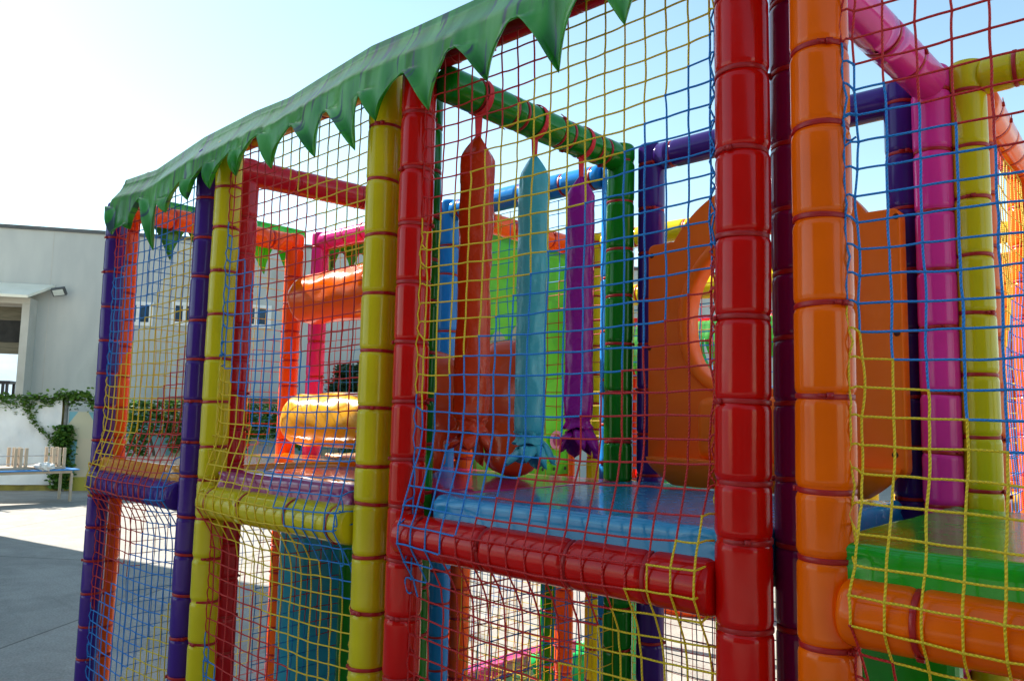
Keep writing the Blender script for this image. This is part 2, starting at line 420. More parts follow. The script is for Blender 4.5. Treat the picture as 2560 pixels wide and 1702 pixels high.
# background wall: line through two measured base points
WA = onZ(0, 1226, 0); WB = onZ(215, 1226, 0); WD = (WB-WA); WD.z = 0; WD.normalize()
WN = Vector((WD.y, -WD.x, 0))          # toward the camera
if WN.dot(-WA) < 0: WN = -WN
def wallM(o): # local x along the wall, y away from the camera, z up
    return Matrix.Translation(o) @ Matrix((WD, -WN, Vector((0, 0, 1)))).transposed().to_4x4()
def on_wall(px, py, off=0):  # point on a plane parallel to the wall, off metres behind it
    p0 = WA - WN*off; d = ray(px, py); t = (p0-O).dot(WN)/d.dot(WN); return O + d*t
def wx(p): return (p-WA).dot(WD)
Mw = wallM(WA)
HW = on_wall(140, 1000).z
x_post = wx(on_wall(161, 1100))
# white tarpaulin wall, base strip and mural wall
t = thing('tarpaulin_wall', 'long white tarpaulin wall behind the folding table, ivy along its top', 'wall', WA)
bm = bmesh.new()
nx, nz = 120, 26; x0, x1 = -6, x_post-.08
g = [[bm.verts.new((x0+(x1-x0)*i/nx, -.03-.028*noise.noise(Vector((i*.30, j*.22+i*.12, 1)))-.05*abs(noise.noise(Vector((i*.09, j*.10-i*.05, 5)))), .13+(HW-.13)*j/nz)) for j in range(nz+1)] for i in range(nx+1)]
for i in range(nx):
    for j in range(nz): bm.faces.new((g[i][j], g[i+1][j], g[i+1][j+1], g[i][j+1]))
bm.transform(Mw); bmesh.ops.recalc_face_normals(bm, faces=bm.faces)
link('tarpaulin', bm, 'banner_white', t)
box_obj('wall_base', (-6, .02, 0), (x_post-.06, .2, HW-.02), 'wall_base', t, M=Mw)
o = tube_obj('fence_post', [Mw @ Vector((x_post, -.02, 0)), Mw @ Vector((x_post, -.02, HW+.12))], .04, 'steel_post'); tag(o, 'dark steel fence post wrapped in ivy between the tarpaulin and the painted wall', 'post')
o = box_obj('mural_wall', (x_post+.06, .0, 0), (x_post+9, .2, HW-.25), 'mural', None, M=Mw); tag(o, 'low wall painted with pale trees and teal clouds beside the ivy post', 'wall')
# leaves
def leaves(bm, pts, size, mi=0):
    for p in pts:
        s = size*random.uniform(.6, 1.3)
        M = Matrix.Translation(p) @ Matrix.Rotation(random.uniform(0, 6.28), 4, 'Z') @ Matrix.Rotation(random.uniform(-1.3, 1.3), 4, 'X')
        q = [(-.5, 0, 0), (-.25, .35, .05), (.2, .33, .02), (.55, 0, -.05), (.2, -.33, .02), (-.25, -.35, .05)]
        f = bm.faces.new([bm.verts.new(M @ (Vector(c)*s)) for c in q])
def gauss(s): return random.gauss(0, s)
ivy = thing('ivy', 'bright green ivy running along the top of the white tarpaulin wall', 'ivy', Mw @ Vector((x_post-1, 0, HW)))
bm = bmesh.new(); pts = []
for k in range(5200):
    x = random.uniform(-3, x_post+1.0); dens = .5+.8*noise.noise(Vector((x*1.6, 0, 0)))
    zz = HW+.03+.10*noise.noise(Vector((x*1.3, 4, 0))) + (.14 if abs(x-x_post-.1) < .35 else 0)
    pts.append(Mw @ Vector((x, gauss(.08), zz + gauss(.055) - abs(gauss(.10))*(.5+dens))))
for (xa, za, xb, zb) in ((1.3, HW, 1.55, HW-.5), (1.55, HW-.5, 2.05, HW-1.02), (.55, HW-.05, .5, HW-.35)):
    for k in range(190):
        q = random.random(); xx = x_post-2.15+xa+(xb-xa)*q; pts.append(Mw @ Vector((xx+gauss(.035), -.10-abs(gauss(.03)), za+(zb-za)*q+gauss(.03))))
leaves(bm, pts[:2600], .085); leaves(bm, pts[2600:], .055); link('leaves', bm, 'ivy_leaves', ivy, smooth=False)
tube_obj('stem', [Mw @ Vector((x, 0, HW+.03+.03*math.sin(x*3))) for x in [i*.3-3 for i in range(int((x_post+4)/.3))]], .012, 'bark', ivy, sides=5)
ivp = thing('climbing_ivy', 'dark ivy column climbing the steel post beside the painted wall', 'ivy', Mw @ Vector((x_post, 0, 0)))
bm = bmesh.new(); pts = [Mw @ Vector((x_post+gauss(.10), -.08+gauss(.06), random.uniform(.05, HW*.72))) for k in range(2600)]
leaves(bm, pts, .075); link('leaves', bm, 'hedge_leaves', ivp, smooth=False)
# hedge to the right, seen through the nets
hx0 = wx(on_wall(318, 1000, -1.0)); hx1 = hx0+9
hg = thing('hedge', 'dense green ivy hedge against the wall seen through the left nets', 'hedge', Mw @ Vector((hx0, -.8, 0)))
bm = bmesh.new(); pts = []
for k in range(26000):
    x = hx0 + (hx1-hx0)*random.random(); z = random.uniform(.2, HW+.14)
    e = HW+.03+.12*noise.noise(Vector((x*1.4, 0, 2)))
    if z > e: continue
    if z < HW*.62 and noise.noise(Vector((x*1.15, 0, z*.8))) < -.05: continue
    pts.append(Mw @ Vector((x, -.75+gauss(.12), z)))
leaves(bm, pts, .09); link('leaves', bm, 'hedge_leaves', hg, smooth=False)
bm = bmesh.new()
for k in range(9):
    x = hx0+.5+k; p = [Mw @ Vector((x+.1*math.sin(j*1.3+k), -.72, j*HW*.22)) for j in range(5)]; tube_into(bm, p, [.04, .035, .03, .022, .012], 6)
link('stem', bm, 'bark', hg)

# warehouse behind
BO = 3.4
def bpt(px, py, off=0): return on_wall(px, py, BO+off)
b0 = WA - WN*BO; Mb = wallM(b0)
def bx_(p): return (p-b0).dot(WD)
H_B = bpt(140, 578).z
xr = bx_(bpt(66, 900)); dz1 = bpt(74, 768).z     # door jamb, head of the opening
L0, L1 = -12, 26
bd = thing('warehouse', 'large pale concrete warehouse with open roller door behind the tarpaulin wall', 'building', b0)
bm = bmesh.new()
DL = xr-4.2
box_into(bm, (xr, 0, 0), (L1, .35, H_B), Mb); box_into(bm, (L0, 0, 0), (DL, .35, H_B), Mb)
box_into(bm, (DL, 0.003, dz1), (xr, .347, H_B-.002), Mb)
bmesh.ops.recalc_face_normals(bm, faces=bm.faces); link('wall', bm, 'concrete_wall', bd, smooth=False)
box_obj('roof_edge', (L0-.05, -.06, H_B), (L1+.05, .42, H_B+.09), 'roof_edge', bd, M=Mb)
# panel joints
bm = bmesh.new(); x = xr+.42
for k in range(-3, 12):
    xx = x+k*2.1
    if xx > xr+.3: box_into(bm, (xx, -.004, 0), (xx+.012, -.001, H_B-.02), Mb)
bmesh.ops.recalc_face_normals(bm, faces=bm.faces); link('panel_joint', bm, 'reveal', bd, smooth=False)
# projecting portal round the opening
pr = xr+.62; zt = bpt(134, 728).z
bm = bmesh.new(); box_into(bm, (xr-.02, -.55, 0), (xr+.16, -.003, dz1+.02), Mb)
box_into(bm, (DL-.1, -.55, dz1+.023), (xr+.16, -.003, dz1+.18), Mb)
bmesh.ops.recalc_face_normals(bm, faces=bm.faces); link('door_portal', bm, 'reveal', bd, smooth=False)
bm = bmesh.new()   # sloping awning with a splayed end
P = [(DL-.2, -.95, dz1+.20), (xr+.22, -.95, dz1+.20), (xr+.55, -.02, dz1+.62), (DL-.2, -.02, dz1+.62)]
top = [bm.verts.new(Mb @ Vector(p)) for p in P]; bot = [bm.verts.new(Mb @ Vector((p[0], p[1], p[2]-.07))) for p in P]
bm.faces.new(top); bm.faces.new(bot[::-1])
for i in range(4): bm.faces.new((top[i], bot[i], bot[(i+1) % 4], top[(i+1) % 4]))
bmesh.ops.recalc_face_normals(bm, faces=bm.faces); link('awning', bm, 'awning_mat', bd, smooth=False)
z2 = bpt(30, 800).z; z3 = bpt(30, 855).z; z4 = bpt(30, 884).z
sh = box_obj('roller_shutter', (DL, .12, z4), (xr, .17, dz1), 'shutter', bd, M=Mb)
k_ = box_obj('shutter_slat_band', (DL, .10, z3), (xr, .117, z2), 'shutter_dark', None, M=Mb); k_.parent = sh
# windows seen through the nets
def window(pxa, pya, pxb, pyb):
    a = bpt(pxa, pya); b = bpt(pxb, pyb); x0, x1, z1, z0 = bx_(a), bx_(b), a.z, b.z
    bm = bmesh.new(); w_ = .1
    for lo, hi in (((x0-w_, -.05, z0-w_), (x0, -.003, z1+w_)), ((x1, -.05, z0-w_), (x1+w_, -.003, z1+w_)), ((x0, -.05, z1), (x1, -.003, z1+w_)), ((x0, -.05, z0-w_), (x1, -.003, z0)), (((x0+x1)/2-.04, -.045, z0), ((x0+x1)/2+.04, -.003, z1))):
        box_into(bm, lo, hi, Mb)
    bmesh.ops.recalc_face_normals(bm, faces=bm.faces); f = link('window', bm, 'window_frame', bd, smooth=False)
    p = box_obj('pane', (x0, -.02, z0), (x1, -.005, z1), 'window_glass', None, M=Mb); p.parent = f
window(318, 762, 372, 806); window(440, 764, 482, 806); window(612, 770, 668, 812); window(520, 768, 560, 810)
box_obj('ledge', (xr+3.5, -.4, bpt(420, 968).z-.25), (L1, -.003, bpt(420, 968).z), 'concrete_wall', bd, M=Mb)
fl = thing('floodlight', 'small rectangular floodlight mounted on the concrete warehouse wall', 'lamp', bpt(156, 733))
fp = bx_(bpt(156, 733)); fz = bpt(156, 733).z
Mf = Mb @ Matrix.Translation((fp, -.28, fz)) @ Matrix.Rotation(R(35), 4, 'X') @ Matrix.Rotation(R(-12), 4, 'Y')
box_obj('housing', (-.17, -.05, -.11), (.17, .05, .11), 'dark_metal', fl, bev=.01, M=Mf)
box_obj('glass', (-.13, -.062, -.08), (.13, -.0525, .08), 'lamp_glass', fl, M=Mf)
tube_obj('bracket', [Mb @ Vector((fp, 0, fz)), Mb @ Vector((fp, -.25, fz+.02))], .02, 'dark_metal', fl)
# dark machine and shrubs seen through the open door
mc = thing('parked_tractor', 'dark tractor silhouette parked beyond the open warehouse door', 'tractor', on_wall(10, 1000, 14))
a = on_wall(-14, 985, 14); b = on_wall(22, 954, 14); M14 = wallM(WA - WN*14)
xa, xb = (a-WA).dot(WD), (b-WA).dot(WD)
bm = bmesh.new(); box_into(bm, (xa-2.5, 0, .5), (xb-.2, 1.4, a.z-.1), M14, .08)
box_into(bm, (xa-.6, .1, b.z-.06), (xb, 1.3, b.z+.04), M14)
for q in (xa-.5, xb-.28, xb-.14): box_into(bm, (q, .1, a.z-.12), (q+.08, .2, b.z-.058), M14); box_into(bm, (q, 1.2, a.z-.12), (q+.08, 1.3, b.z-.058), M14)
bmesh.ops.recalc_face_normals(bm, faces=bm.faces); link('cab', bm, 'black_plastic', mc, smooth=False)
for q in (-1.9, -.2):
    bm = bmesh.new(); n_ = 20; rr = .55
    bmesh.ops.create_cone(bm, cap_ends=True, segments=n_, radius1=rr, radius2=rr, depth=.3, matrix=Matrix.Rotation(R(90), 4, 'X'))
    bm.transform(M14 @ Matrix.Translation((xa+q, -.1, rr))); link('wheel', bm, 'black_plastic', mc)
sb = thing('shrub_row', 'dark row of shrubs beyond the open warehouse door', 'shrub', on_wall(40, 990, 16))
bm = bmesh.new(); M16 = wallM(WA-WN*16); xs = (on_wall(40, 980, 16)-WA).dot(WD); hz = on_wall(40, 982, 16).z
leaves(bm, [M16 @ Vector((xs+random.uniform(-2.5, 1.5), gauss(.3), max(.02, hz-.15+.25*noise.noise(Vector((k*.37, 0, 0)))-abs(gauss(.5))))) for k in range(2500)], .16)
link('leaves', bm, 'tree_leaves', sb, smooth=False)
# tree and bushes behind module two
def tree(px, py_top, py_bot, off, w_, label, nm='tree'):
    p = on_wall(px, (py_top+py_bot)/2, off); h = on_wall(px, py_top, off).z; hb = on_wall(px, py_bot, off).z
    base = Vector((p.x, p.y, 0)); t = thing(nm, label, 'tree', base)
    bm = bmesh.new(); tube_into(bm, [base, base+Vector((.05, 0, h*.35)), base+Vector((-.05, .05, h*.7)), base+Vector((0, 0, h*.92))], [.12, .10, .06, .02], 8)
    for k in range(9):
        a = k*2.4; z = h*(.4+.05*k); tube_into(bm, [base+Vector((0, 0, z)), base+Vector((math.cos(a)*w_*.6, math.sin(a)*w_*.6, z+h*.12))], [.04, .01], 5)
    link('trunk', bm, 'bark', t)
    bm = bmesh.new(); pts = []
    cl = [(random.uniform(-.7, .7)*w_, random.uniform(-.7, .7)*w_, random.uniform(hb, h*.95)) for k in range(26)]
    for c in cl:
        k = 1-.6*max(0, (c[2]-hb)/(h-hb))
        for q in range(150): pts.append(base + Vector((c[0]*k+gauss(w_*.17), c[1]*k+gauss(w_*.17), c[2]+gauss(w_*.16))))
    leaves(bm, pts, .13); link('crown', bm, 'tree_leaves', t, smooth=False)
tree(872, 912, 990, 1.0, .5, 'dark narrow tree behind the pink post seen past the yellow roller')

# folding table with another upside down on it
tb = thing('folding_table', 'grey-legged folding table with blue top by the tarpaulin wall', 'table', onZ(174, 1253, 0))
pn = onZ(174, 1253, 0); pf = onZ(147, 1247, 0); zt = on_wall(188, 1170, 0).z
wv = (pf-pn); wv.z = 0; tw = wv.length; wv.normalize(); lv = -WD
lv = (lv - wv*lv.dot(wv)).normalized()
dep = (pn-O).dot(_F); zt = (O + ray(178, 1172)*(dep/FPX)).z
Mt = Matrix.Translation(pn) @ Matrix((lv, wv, Vector((0, 0, 1)))).transposed().to_4x4()
TL = 2.6
box_obj('table_top', (-.12, -.08, zt-.028), (TL, tw+.08, zt), 'table_blue', tb, bev=.01, M=Mt)
box_obj('apron', (0, -.03, zt-.08), (TL-.1, tw+.03, zt-.030), 'painted_wood', tb, M=Mt)
for lx in (0, TL-.16):
    for ly in (0, tw): box_obj('leg', (lx-.022, ly-.022, 0), (lx+.022, ly+.022, zt-.081), 'painted_wood', tb, M=Mt)
t2 = thing('upturned_bench', 'upside-down bench with its wooden legs in the air on the blue table', 'bench', Mt @ Vector((1, tw/2, zt)))
box_obj('seat', (.1, .05, zt+.002), (TL-.2, tw-.05, zt+.05), 'painted_wood', t2, M=Mt)
hl = .41
for lx in (.13, .22, .32, .80, .89, .98, 1.62, 1.94):
    box_obj('leg', (lx-.025, .06, zt+.052), (lx+.025, .11, zt+hl), 'painted_wood', t2, M=Mt)
    box_obj('leg', (lx-.025, tw-.11, zt+.052), (lx+.025, tw-.06, zt+hl), 'painted_wood', t2, M=Mt)
for zz in (.11, .26):
    tube_obj('rail', [Mt @ Vector((.1, .12, zt+zz)), Mt @ Vector((TL-.3, .12, zt+zz))], .010, 'metal_grey', t2, sides=6)
bm = bmesh.new(); bmesh.ops.create_icosphere(bm, subdivisions=4, radius=1)
for v in bm.verts:
    n_ = v.co.copy(); k = 1+.55*noise.noise(n_*2.2)+.35*noise.noise(n_*5); v.co = Vector((n_.x*.15*k, n_.y*.10*k, n_.z*.07*k+.04))
bm.transform(Mt @ Matrix.Translation((.50, -.04, zt+.02))); tag(link('crumpled_cloth', bm, 'white_cloth'), 'crumpled white cloth lying on the edge of the blue table', 'cloth')

# unseen building added left of the frame, stepped to cast the yard's shade
nb = thing('unseen_shade_building', 'unseen concrete building added left of the yard to shade the foreground', 'building', (-18, -6, 0))
box_obj('wall', (-17, -5.5, 0), (-15.5, -.29, 15.5), 'concrete_wall', nb); box_obj('wing', (-17, -.287, 0), (-15.5, 2.95, 8.6), 'concrete_wall', nb)
bm = bmesh.new()
for yy in (-4.6, -2.4):
    for zz in (2, 5, 8, 11): box_into(bm, (-15.497, yy, zz), (-15.45, yy+1.2, zz+1.4))
bmesh.ops.recalc_face_normals(bm, faces=bm.faces); link('window', bm, 'window_glass', nb, smooth=False)

# unseen dark building added behind the camera to darken reflections in the vinyl
ob_ = thing('unseen_reflection_building', 'unseen long grey building added behind the camera to darken reflections', 'building', (2, -9, 0))
box_obj('wall', (-4.5, -20, 0), (22, -9.5, 8.6), 'concrete_dark', ob_)
bm = bmesh.new()
for k in range(9): box_into(bm, (-3.3+2.7*k, -9.497, 3.4), (-1.9+2.7*k, -9.45, 5.2))
bmesh.ops.recalc_face_normals(bm, faces=bm.faces); link('window', bm, 'window_glass', ob_, smooth=False)
for k in range(4): box_obj('door', (-3+6*k, -9.497, .02), (-.8+6*k, -9.44, 2.6), 'roof_edge', ob_)

# ------------------------------------------------------------------ the play structure: frames of padded tubes
YF, YI, YB = 1.45, 1.565, 2.37      # facade posts, inner posts, back posts
XA, XB, XC, XD, XE, XG, XH = -3.833, -2.95, -2.797, -1.858, -1.707, -.715, -.558
TT = EYE+1.03                       # top of the facade posts (under the canopy)
BZ = EYE-.31
def frame(name, label, cat, x, y): return thing(name, label, cat, (x, y, 0), 'padded play frames')
ff = lambda l, x: frame('play_frame', l, 'play frame', x, YF)
# front frames
f1 = ff('purple padded play frame at the far left end of the facade', XA)
post(f1, XA, YF, TT-.06, 'vinyl_purple', (606.6, 688.8, 771, 853.3, 934.8, 1017, 1100, 1160, 1240, 1322, 1408, 1495, 1582, 1668), 265, r=.045)
post(f1, XB, YF, TT, 'vinyl_purple', (512, 606.6, 699, 805, 902, 1004, 1104.5, 1187.5, 1292, 1387.6, 1492, 1603.5), 490, r=.048)
bar('crossbar', f1, (XA+.02, YF-.02, BZ), (XB-.04, YF-.02, BZ), 'vinyl_purple', [.12, .34, .56, .78], r=.055)
bar('top_bar', f1, (XA+.04, YF+.025, TT+.0), (XB-.04, YF+.025, TT+.0), 'vinyl_purple', r=.035)
f2 = ff('yellow padded play frame between the purple and the red one', XC)
post(f2, XC, YF, TT, 'vinyl_yellow', (482, 580, 684, 789, 898.5, 1005, 1116.5, 1199.5, 1297, 1398.7, 1509, 1618.4), 545, r=.05)
post(f2, XD, YF, TT, 'vinyl_yellow', (335, 465.5, 598, 738.8, 879.3, 1020, 1163.6, 1256.6, 1388, 1528, 1672), 930, r=.051)
bar('crossbar', f2, (XC+.02, YF-.02, BZ), (XD-.05, YF-.02, BZ), 'vinyl_yellow', [.07, .30, .58, .80], r=.057)
bar('top_bar', f2, (XC+.04, YF+.025, TT+.0), (XD-.04, YF+.025, TT+.0), 'vinyl_amber', r=.038)
f3 = ff('bright red padded play frame in the middle, with hanging bags behind its net', XE)
post(f3, XE, YF, TT, 'vinyl_red', (302, 436, 569, 710, 857, 1005, 1147, 1265, 1399, 1542, 1696), 1025, r=.05, seam=1.2)
post(f3, XG, YF, TT+.2, 'vinyl_red', (5, 193, 387.5, 595, 797.7, 1005, 1203, 1345.7, 1564.5), 1850, r=.0535, seam=2.0)
bar('crossbar', f3, (XE+.015, YF-.02, BZ), (XG-.045, YF-.02, BZ), 'vinyl_red', [.09, .33, .59, .79], r=.056)
bar('top_bar', f3, (XE+.04, YF+.025, TT+.0), (XG-.04, YF+.025, TT+.0), 'vinyl_crimson', r=.034)
f4 = ff('orange padded play frame at the right, in front of the green mat', XH)
XR4 = .56
post(f4, XH, YF, TT+.2, 'vinyl_orange', (137.5, 332, 553.8, 767, 991, 1221, 1388, 1603.5), 2040, r=.0525, seam=2.0)
post(f4, XR4, YF, TT+.2, 'vinyl_orange', r=.0525)
bar('crossbar', f4, (XH+.035, YF-.02, BZ), (XR4-.01, YF-.02, BZ), 'vinyl_orange', [.125, .42, .68, .93], r=.057)
# inner frames, set 10 cm behind: they carry the roof beams running back
def divider(label, x, matA, matB=None, rowsA=None, rowsB=None, pxb=0, yb=YB, ba=None, beam=None, ya=YI, xb=None, bx=None):
    f = frame('divider_frame', label, 'play frame', x, ya); xb = x if xb is None else xb
    post(f, x, ya, TOPZ+.05, matA, rowsA, 0 if rowsA is None else pxa_(rowsA), r=.048) if rowsA else post(f, x, ya, TOPZ+.05, matA, r=.048)
    post(f, xb, yb, TOPZ+.05, matB or matA, rowsB, pxb, r=.05) if rowsB else post(f, xb, yb, TOPZ+.05, matB or matA, r=.05)
    if beam: bar('beam', f, ((x if bx is None else bx), ya-.085, TOPZ), (xb, yb-.03, TOPZ), beam, ba, r=.052)
    bar('crossbar', f, (x, ya+.045, BZ-.02), (xb, yb-.045, BZ-.02), matA, r=.05)
    return f
d1 = divider('orange padded end frame behind the left purple post, leaves hanging from its beam', -3.985, 'vinyl_orangered', None, None, (622.7, 694, 759, 828, 899.4, 964, 1035.5, 1100), 740, 2.41, beam='vinyl_orangered', ba=[.10, .24, .5, .62, .78], xb=-3.86, bx=-3.87)
d2 = divider('crimson padded divider frame behind the left yellow post', -2.875, 'vinyl_crimson', beam='vinyl_crimson', ba=[.28, .58], yb=2.40, xb=-2.76)
d3 = divider('green padded divider frame carrying the three hanging bags', -1.80, 'vinyl_green', None, None, (408, 507.6, 626, 742, 860, 981, 1105), 1553, 2.35, beam='vinyl_green', ba=[.13, .275, .32, .505, .555, .705, .755, .845], xb=-1.633, bx=-1.64)
d4 = divider('pink padded divider frame between the red and orange frames', -.655, 'vinyl_magenta', 'vinyl_pink', None, (228, 380, 531, 680, 821, 983, 1130), 2350, 2.37, beam='vinyl_pink', ba=[.2, .5, .68], xb=-.600, bx=-.625)
# back frames
def back(label, x0, x1, y, mat, rows0=None, p0=0, rows1=None, p1=0, bz=TOPZ, bb=None, r=.048, r1=None):
    f = frame('back_frame', label, 'play frame', x0, y)
    post(f, x0, y, TOPZ+.05, mat, rows0, p0, r=r); post(f, x1, y, TOPZ+.05, mat, rows1, p1, r=r1 or r)
    bar('beam', f, (x0+.03, y, bz), (x1-.03, y, bz), mat, bb, r=r)
    bar('crossbar', f, (x0+.045, y, BZ-.02), (x1-.045, y, BZ-.02), mat, r=.045)
    return f
YBB = 2.475
b1 = back('hot pink padded back frame behind the two fat rollers', -3.705, -2.86, YBB, 'vinyl_rose', (622, 855, 942, 1040), 795)
b2 = back('sky blue padded back frame behind the hanging bags', -2.67, -1.765, YBB, 'vinyl_skyblue', (620, 690, 830, 950), 1110, (700, 830, 950, 1060, 1155), 1507, bb=[.05, .22, .42, .65, .8], r1=.034)
b3 = back('purple padded back frame holding the orange slide entrance', -1.542, -.69, YBB-.06, 'vinyl_purple', (417.6, 529, 637.7, 755, 862, 975, 1085), 1620, (264, 389, 528, 678, 832, 992), 2262, bb=[.06, .33, .62, .84])
b4 = back('yellow padded back frame behind the green mat at the right edge', -.515, .5, 2.40, 'vinyl_yellow', (232, 370, 498, 643, 786, 938.6, 1091), 2440, bb=[.085, .4, .7], r=.047)
# second row, deeper in
def plain(label, x0, y0, x1, y1, mat, matb=None, name='back_frame', beamz=TOPZ):
    f = frame(name, label, 'play frame', x0, y0)
    post(f, x0, y0, TOPZ+.05, mat, r=.048); post(f, x1, y1, TOPZ+.05, matb or mat, r=.048)
    d = (Vector((x1, y1, 0))-Vector((x0, y0, 0))).normalized()*.045
    bar('beam', f, Vector((x0, y0, beamz))+d, Vector((x1, y1, beamz))-d, mat, r=.052)
    bar('crossbar', f, Vector((x0, y0, BZ-.02))+d, Vector((x1, y1, BZ-.02))-d, mat, r=.045)
    return f
plain('orange padded frame deep behind the hanging bags, green panel under its beam', -2.67, 2.60, -2.67, 3.36, 'vinyl_orangered')
plain('yellow padded frame deep in the second row, next to the orange one', -2.52, 3.42, -1.7, 3.42, 'vinyl_yellow')
plain('orange padded frame deep at the right edge, glowing in the sun', -.525, 2.53, -.565, 3.40, 'vinyl_orange', 'vinyl_orangered')
plain('green padded frame far behind the pink post', -3.76, 3.42, -2.82, 3.42, 'vinyl_green')

# ------------------------------------------------------------------ nets
SEQ = [CR, CY, CB]
def net(name, label, P, nu, nv, colf, rad=.0028, jit=.0035, sub=2, sides=6, lace=None, edge=(0, 1), knots=True, mats=None, group='rope safety nets'):
    """P(i, j) -> world point; i counts columns, j rows downward"""
    bm = bmesh.new(); uvl = bm.loops.layers.uv.new('UVMap')
    pt = {}
    sd_ = random.random()*100
    for i in range(nu+1):
        for j in range(nv+1):
            p = Vector(P(i, j))
            n1 = noise.noise_vector(Vector((i*.45, j*.45, sd_)))*jit*.9 + noise.noise_vector(Vector((i*1.7, j*1.7, sd_+7)))*jit*.6
            pt[i, j] = p + n1
    def seg(a, b, col):
        pts = [a]; mid = noise.noise_vector(a*37)*rad*.9
        for k in range(1, sub): q = k/sub; pts.append(a.lerp(b, q)+mid*math.sin(q*math.pi)*1.2)
        pts.append(b); tube_into(bm, pts, rad*(.93+.14*random.random()), sides, mi=col, uvl=uvl, uvs=1/(rad*5.5))
    for i in range(nu+1):
        for j in range(nv+1):
            if i < nu: seg(pt[i, j], pt[i+1, j], colf(i+.5, j))
            if j < nv: seg(pt[i, j], pt[i, j+1], colf(i, j+.5))
            if knots:
                M = Matrix.Translation(pt[i, j]) @ Matrix.Diagonal((rad*1.75, rad*1.5, rad*1.75, 1))
                before = len(bm.faces); r_ = bmesh.ops.create_icosphere(bm, subdivisions=1, radius=1, matrix=M)
                c_ = colf(i, j)
                for f in {f for v in r_['verts'] for f in v.link_faces}: f.material_index = c_
    o = link(name, bm, mats or cordmats()); tag(o, label, 'net', group)
    for side, xp, yp, rp in (lace or ()):      # post centre and radius the edge is laced to
        bm = bmesh.new(); uvl = bm.loops.layers.uv.new('UVMap')
        i = 0 if side < 0 else nu; rnd = random.Random(nu*7+side)
        pa = None
        for j in range(nv+1):
            a = pt[i, j]; c = colf(i, j)
            e = Vector((xp - side*(rp*.93), yp-rp*.30, a.z+rnd.uniform(-.008, .02)))
            # tie from the edge knot to the cord that runs down the post
            tube_into(bm, [a, a.lerp(e, .5)+Vector((0, -.004, .003)), e], rad, sides, mi=c, uvl=uvl, uvs=1/(rad*5.5))
            if pa is not None:
                m_ = pa.lerp(e, .5)+Vector((side*rnd.uniform(-.012, .004), -.006, 0))
                tube_into(bm, [pa, m_, e], rad*.95, sides, mi=c, uvl=uvl, uvs=1/(rad*5.5))
            pa = e
            if rnd.random() < .16 and j < nv:   # slack loop
                w_ = rnd.uniform(.014, .026); h_ = rnd.uniform(.03, .05)
                lp = [a + Vector((side*(w_*math.sin(s_*math.pi)), -.006-.004*math.sin(s_*6), -h_*s_+.012*math.sin(s_*math.pi*2))) for s_ in [k/8 for k in range(9)]]
                tube_into(bm, lp, rad*.95, sides, mi=c, uvl=uvl, uvs=1/(rad*5.5))
        link('lacing', bm, mats or cordmats(), o)
    return o
CW, CH = .0552, .0490
ZT = TT-.03
def facade_y(z):
    d = z-BZ                       # bulge round the crossbar
    y = 1.447 - .074*math.exp(-(d/.085)**2) - .034*math.exp(-((d-.13)/.08)**2) - .006
    return y
def facade(label, xl, xr, anchor, c_after, mirrored, lacep, cols=None):
    nu = cols or round((xr-xl)/CW); cw = (xr-xl)/nu; nv = int((ZT-.12)/CH)
    ax = onY(anchor[0], anchor[1], 1.415)
    ai = (ax.x-xl)/cw; aj = (ZT-ax.z)/CH
    k0 = round(ai+aj) if not mirrored else round(ai-aj)
    sd_ = random.random()*50
    def colf(i, j):
        if not mirrored:
            k = math.floor((i+j-k0+.01)/10); return c_after[k % 3]
        k = math.floor((k0-(i-j)+.01)/10); return c_after[k % 3]
    def P(i, j):
        z = ZT - j*CH; u = i/nu
        z -= .008*math.sin(u*math.pi)*(1 if z > BZ else 1.8)
        y = facade_y(z) + .006*noise.noise(Vector((i*.13, j*.11, sd_)))
        pull = .009*noise.noise(Vector((j*.55, sd_, 2 if i < nu/2 else 8)))
        x = xl + i*cw
        if i == 0: x += pull+.004
        if i == nu: x += pull-.004
        x += .005*noise.noise(Vector((i*.08+3, j*.10, sd_+5)))*math.sin(u*math.pi)
        return (x, y, z)
    return net('safety_net', label, P, nu, nv, colf, lace=lacep, rad=.0022, sub=3, sides=7)
facade('blue, yellow and red rope net between the two purple posts', XA+.062, XB-.055, (474, 530), [CY, CR, CB], False, [(-1, XA, YF, .045), (1, XB, YF, .048)])
facade('red, blue and yellow rope net between the two yellow posts', XC+.06, XD-.058, (820, 997), [CB, CY, CR], True, [(-1, XC, YF, .05), (1, XD, YF, .051)])
facade('red, yellow and blue rope net across the red frame in front of the hanging bags', XE+.062, XG-.06, (1135, 887), [CB, CR, CY], False, [(-1, XE, YF, .05), (1, XG, YF, .0535)], cols=16)
facade('red, blue and yellow rope net across the orange frame at the right', XH+.064, XR4-.06, (2280, 204), [CB, CY, CR], True, [(-1, XH, YF, .0525), (1, XR4, YF, .0525)])
